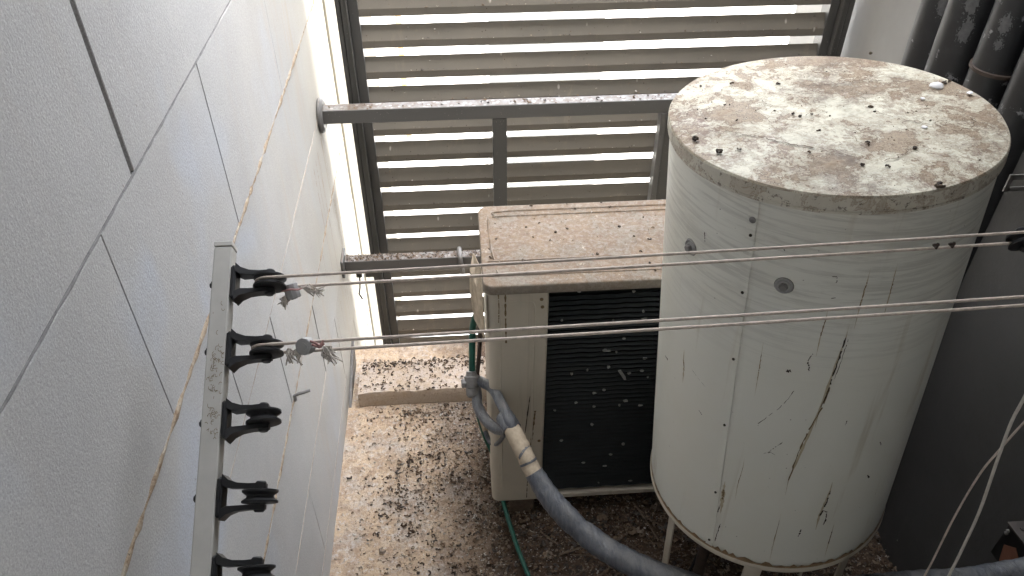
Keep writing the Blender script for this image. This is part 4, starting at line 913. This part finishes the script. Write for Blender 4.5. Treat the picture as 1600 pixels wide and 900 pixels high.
for (s0, q) in ((.128, 26), (.155, 20), (.190, 22), (.08, 4)):
    for k in range(q):
        x, y = rn.gauss(.001, .0035), rn.gauss(0, .009); x = max(-.0078, min(.0078, x)); a = rn.uniform(0, 3)
        r0 = rn.uniform(.0008, .0022); arc = rn.uniform(1, 5); n = 5; L = []
        for i in range(n):
            for rr_ in (r0, r0 + .0004): L.append(arm_m(s0) @ V((max(-.0088, min(.0088, x + rr_ * cos(a + arc * i / n))), y + rr_ * sin(a + arc * i / n) * 1.4, .0003)))
        b.add(L, [(2 * i, 2 * i + 1, 2 * i + 3, 2 * i + 2) for i in range(n - 1)])
b.obj('dirt_spots', M['stain2'], arm)
SP = [.0445, .1172, .1890, .2615, .3320, .4040]
RP = .0168; PX = .0385     # wheel radius, wheel centre from the tube's right face
pl_lab = ['topmost black pulley on the white arm, threaded with the upper clothesline', 'second black pulley on the white arm, threaded with the lower clothesline',
          'third black pulley from the top of the white arm, empty', 'fourth black pulley from the top of the white arm, empty', 'lowest visible black pulley, cut by the picture bottom', 'black pulley below the picture edge on the white arm']
proto = None
for i, s in enumerate(SP):
    if proto is None:
        # built about the origin in arm axes, origin at the right face of the tube, mid-depth
        e = bpy.data.objects.new('pulley', None); COL.objects.link(e)
        def pt(mb, name, mat, sm=35):
            o = link(name, mb.mesh(name, mat, sm)); o.parent = e
            bm = bmesh.new(); bm.from_mesh(o.data); bmesh.ops.recalc_face_normals(bm, faces=bm.faces); bm.to_mesh(o.data); bm.free(); return o
        pt(MB().box((0, -.0185, -.010), (.0055, .0185, .010), ch=.0022), 'mounting_plate', M['black'])
        for sg in (-1, 1):
            b = MB(); vs = []
            sec = [(.0045, .0160, .0095, .0048), (.010, .0120, .0085, .0038), (.018, .0104, .0068, .0026), (.028, .0098, .0062, .0023), (.038, .0097, .0066, .0024), (.0440, .0097, .0040, .0020)]
            for (x, y, hz_, th) in sec:
                for (dy, dz) in ((-th, -hz_), (th, -hz_), (th, hz_), (-th, hz_)): vs.append((x, sg * y + dy, dz))
            n = len(sec); fs = [(k * 4 + j, k * 4 + (j + 1) % 4, (k + 1) * 4 + (j + 1) % 4, (k + 1) * 4 + j) for k in range(n - 1) for j in range(4)] + [(0, 1, 2, 3), (4 * n - 1, 4 * n - 2, 4 * n - 3, 4 * n - 4)]
            pt(b.add(vs, fs), 'fork_arm', M['black'])
            pt(MB().lathe([(.0052, .0102), (.0052, .0128), (.0040, .0142)], Matrix.Translation((PX, 0, 0)) @ Matrix.Rotation(-sg * pi / 2, 4, 'X'), 12), 'axle_nut', M['black'])
        wh = [(.0050, -.0070), (.0150, -.0062), (RP, -.0058), (RP, -.0040), (.0128, -.0012), (.0124, 0), (.0128, .0012), (RP, .0040), (RP, .0058), (.0150, .0062), (.0050, .0070)]
        pt(MB().lathe(wh, Matrix.Translation((PX, 0, 0)) @ Matrix.Rotation(pi / 2, 4, 'X'), 40), 'wheel', M['black'])
        pt(MB().tube([(PX, -.012, 0), (PX, .012, 0)], .0030, 10), 'axle', M['zinc'])
        pt(MB().tube([(-2 * hw - .0040, 0, 0), (-2 * hw + .001, 0, 0)], .0026, 8), 'bolt_end', M['black'])
        pt(MB().lathe([(.0042, 0), (.0042, .0028), (.003, .0034)], Matrix.Translation((-2 * hw + .0001, 0, 0)) @ Matrix.Rotation(-pi / 2, 4, 'Y'), 6), 'nut', M['black'], 20)
        proto = e; o = e
    else: o = dup(proto)
    o.matrix_world = arm_m(s, (hw, 0, -hw)) @ Matrix.Rotation(radians((0, 0, 2.5, -2, 1.5, 0)[i]), 4, 'Z') @ Matrix.Rotation(radians((0, 0, -2, 3, -1, 0)[i]), 4, 'X'); o.location = arm_m(s, (hw, 0, -hw)).translation
    tag(o, pl_lab[i], 'pulley', 'black pulleys along the white arm')

# ropes
def wheel_c(s): return arm_m(s, (hw, 0, -hw)) @ V((PX, 0, 0))
EX = V((1, 0, 0))
def rope(s, label, dz, knots, dy=(0, 0)):
    c = wheel_c(s); rg = .0138; pts = []
    up_ = TN
    ea = V((1.25, c.y + up_.y * rg + dy[0], c.z + up_.z * rg + dz[0])); eb = V((1.25, c.y - up_.y * rg + dy[1], c.z - up_.z * rg + dz[1]))
    A_ = c + up_ * rg; B_ = c - up_ * rg
    for k in range(60, 0, -1):
        u = k / 60; p = A_.lerp(ea, u); p.z -= .004 * 4 * u * (1 - u); pts.append(p)
    for k in range(13):
        q = pi / 2 + pi * k / 12; pts.append(c + TX * cos(q) * rg + up_ * sin(q) * rg)
    for k in range(1, 61):
        u = k / 60; p = B_.lerp(eb, u); p.z -= .004 * 4 * u * (1 - u); pts.append(p)
    o = MB().tube(pts, .00175, 6).obj('clothesline', M['rope'], smooth=70)
    tag(o, label, 'clothesline', 'ropes strung between the pulleys'); return o, (A_, ea), (B_, eb)
r1, (a1, e1), (b1_, f1) = rope(SP[0], 'upper double clothesline rope stretched across the tank from the topmost pulley', (.036, .036), 0)
r2, (a2, e2), (b2_, f2) = rope(SP[1], 'lower double clothesline rope stretched across the tank from the second pulley', (.036, .036), 0)
def strands(parent, p, d, n, L, spread, seed, r_=.0006, name='frayed_end', droop=.4):
    rn = random.Random(seed); b = MB(); d = V(d).normalized()
    for k in range(int(n * 1.9)):
        q = V((rn.gauss(0, spread), rn.gauss(0, spread), rn.gauss(0, spread))); e = d + q; l = L * .8 * rn.uniform(.35, 1.0)
        cu = V((rn.gauss(0, .22), rn.gauss(0, .22), rn.gauss(0, .22))) * l; p1 = p + e * l * .5 + cu; p2 = p + e * l + V((0, 0, -droop * l * .5)) - cu * .6
        b.tube([p, p1, p2], [r_ * 1.7, r_ * 1.3, r_ * .8], 4)
    return b.obj(name, M['fray'], parent, smooth=70)
def grip(c, axis, label, r_, L):
    e = empty('rope_grip', tuple(c), label, 'rope grip', 'grey plastic rope grips')
    q = V(axis).to_track_quat('Z', 'Y').to_matrix().to_4x4(); m_ = Matrix.Translation(c) @ q
    MB().lathe([(r_ * .92, -L / 2), (r_, -L / 2 + .0008), (r_, L / 2 - .0008), (r_ * .92, L / 2)], m_, 10).obj('body', M['grip'], e, smooth=20)
    MB().lathe([(r_ * .45, L / 2 - .0002), (r_ * .45, L / 2 + .0008), (r_ * .25, L / 2 + .0008)], m_, 10).obj('cap', M['grip'], e, smooth=20)
    return e
c1 = b1_ + EX * .020 + V((0, -.004, -.003))
g1 = grip(c1, (.25, -.55, -.75), 'grey rope grip tied with a pinkish cord next to the topmost pulley', .0080, .016)
MB().tube(resample([c1 + V((-.012, 0, .001)), c1 + V((-.006, -.006, .006)), c1 + V((.001, -.008, .009)), c1 + V((.008, -.005, .006)), c1 + V((.014, .002, .004)), c1 + V((.02, .003, .005))], 18), .0011, 6).obj('cord_loop', M['red'], g1, smooth=70)
strands(r1, c1 + V((-.006, -.003, -.003)), (-.5, -.5, -.9), 26, .013, .22, 1, .0008)
strands(r1, c1 + V((.012, .000, .004)), (1, -.1, -.12), 24, .024, .10, 2, .0007)
c2 = a2 + EX * .042 + V((.0, -.004, -.001))
g2 = grip(c2, (-.25, -.70, .55), 'round grey rope grip between two frayed knots on the lower rope', .0088, .012)
for k in range(2):
    MB().tube(resample([c2 + V((.006, -.002, .008 - k * .004)), c2 + V((.011, -.005, .008 - k * .004)), c2 + V((.014, -.003, .003 - k * .003)), c2 + V((.018, .001, .005 - k * .004))], 12), .0012, 6).obj('cord_loop', M['red'], g2, smooth=70)
strands(r2, c2 + V((.018, -.001, -.002)), (.45, -.35, -.9), 34, .020, .20, 3, .0007)
strands(r2, c2 + V((-.016, -.001, -.003)), (-.1, -.3, -1), 26, .014, .30, 4, .0008)
strands(r2, c2 + V((-.010, -.001, -.003)), (.2, -.3, -1), 6, .022, .12, 5, .0008)
for k, x in enumerate((.0, .006)):   # knots near the far end of the upper rope
    u = (.512 - b1_.x + x * 3) / (f1.x - b1_.x); p = b1_.lerp(f1, u)
    rnk = random.Random(k); MB().tube(resample([p + V((-.003, 0, 0)), p + V((0, -.003, .003)), p + V((.003, 0, 0)), p + V((0, .003, -.002)), p + V((.001, -.002, -.003)), p + V((.003, .001, .002))], 16), .0015, 5).obj('knot', M['brown'], r1, smooth=70)

# far pulley of the upper rope at the right edge
pe = dup(proto); tag(pe, 'black pulley end at the far right edge holding the upper clothesline', 'pulley')
u = (.590 - b1_.x) / (f1.x - b1_.x); pc = b1_.lerp(f1, u); 
pe.matrix_world = Matrix.Translation(pc + V((.060, 0, 0))) @ Matrix.Rotation(pi, 4, 'Z') @ Matrix.Rotation(radians(-28), 4, 'X')

# loose cords at the right
for pts, r_, lb in (([(0.5940,.55,-.58), (0.5993,.55,-.6466), (0.6016,.55,-.6869), (0.6020,.54,-.7426), (0.6203,.54,-.8450), (0.6189,.53,-.9217), (0.6126,.52,-.9656), (0.6200,.52,-1.0235), (.63, .52, -1.10)], .00185, 'thicker whitish loose cord hanging at the lower right, curving in front'),
                    ([(0.66,.57,-.64), (0.6395,.57,-.7132), (0.6294,.57,-.7649), (0.6231,.57,-.8105), (0.6242,.57,-.9031), (0.6320,.57,-1.0215), (0.6371,.575,-1.0982), (.645, .60, -1.16)], .00140, 'thinner tan loose cord crossing behind the whitish one at the lower right')):
    tag(MB().tube(resample(pts, 60), r_, 7).obj('loose_cord', M['cord'] if r_ > .0016 else M['rope'], smooth=70), lb, 'cord', 'loose cords at the lower right')

# wall anchor on the left wall
an = empty('wall_anchor', (-.338, 1.06, -1.116), 'small grey green wall anchor sticking out of a tan caulk joint', 'anchor')
MB().tube([(-.345, 1.062, -1.128), (-.330, 1.062, -1.120), (-.3085, 1.065, -1.116)], [.0028, .0034, .0030], 8).obj('pin', M['zinc'], an, smooth=50)
MB().lathe([(.0055, 0), (.0055, .004), (.003, .006)], Matrix.Translation((XL, 1.062, -1.134)) @ Matrix.Rotation(pi / 2, 4, 'Y'), 10).obj('collar', M['zinc'], an, smooth=40)

# ------------------------------------------------------------------ building across, seen through the louvres
fb = empty('apartment_building', (0, 9, -9), 'bright white apartment building glimpsed through the gaps of the louvres', 'building')
MB().box((-14, 9, -9), (14, 15, -1.0)).obj('wall', M['facade'], fb)
MB().box((-14.2, 8.8, -1.0), (14.2, 15.2, -.7)).obj('parapet', M['facade'], fb)
def shutter(x0, x1, z0, z1, pitch, name='shutter'):
    wf = MB().box((x0, 8.93, z0), (x1, 8.999, z1), ch=.01).obj(name, M['facade'], fb)
    b = MB(); k = 0
    while z0 + .04 + k * pitch < z1 - .04:
        b.box((x0 + .04, 8.90, z0 + .04 + k * pitch), (x1 - .04, 8.928, z0 + .04 + k * pitch + pitch * .42)); k += 1
    tag(b.obj('shutter_slats', M['shutter'], wf), kind='stuff')
    return wf
for k in range(3): shutter(.33, 1.75, -8.7 + k * 2.0, -6.85 + k * 2.0, .066)
for x in (-6.2, -3.4, 3.9, 6.6):
    for k in range(3):
        wf = MB().box((x, 8.94, -8.6 + 2 * k), (x + 1.2, 8.999, -7.1 + 2 * k), ch=.01).obj('window', M['facade'], fb)
        MB().box((x + .08, 8.925, -8.5 + 2 * k), (x + 1.12, 8.939, -7.2 + 2 * k)).obj('pane', M['glass'], wf)
MB().box((.62, 8.87, -4.66), (1.20, 8.895, -4.56)).obj('window_bar', M['glass'], fb)
MB().box((-.26, 8.9, -4.75), (-.05, 8.99, -4.30)).obj('panel', M['ochre'], fb)
MB().box((-.02, 8.9, -4.75), (.03, 8.99, -4.30)).obj('panel', M['shutter'], fb)
MB().box((-.68, 8.9, -4.9), (-.62, 8.99, -3.2)).obj('drain_strip', M['ochre'], fb)
# low white terrace wall nearer by, catching the views through the lower gaps
tw = empty('terrace_wall', (0, 4.5, -9), 'low white terrace block in front of the white building', 'building')
MB().box((-9, 4.4, -9), (9, 5.6, -4.6)).obj('wall', M['facade'], tw)
b = MB()
for k in range(34): b.box((.75, 4.36, -8.9 + k * .125), (1.9, 4.397, -8.85 + k * .125))
tag(b.obj('vent_slats', M['shutter'], tw), kind='stuff')
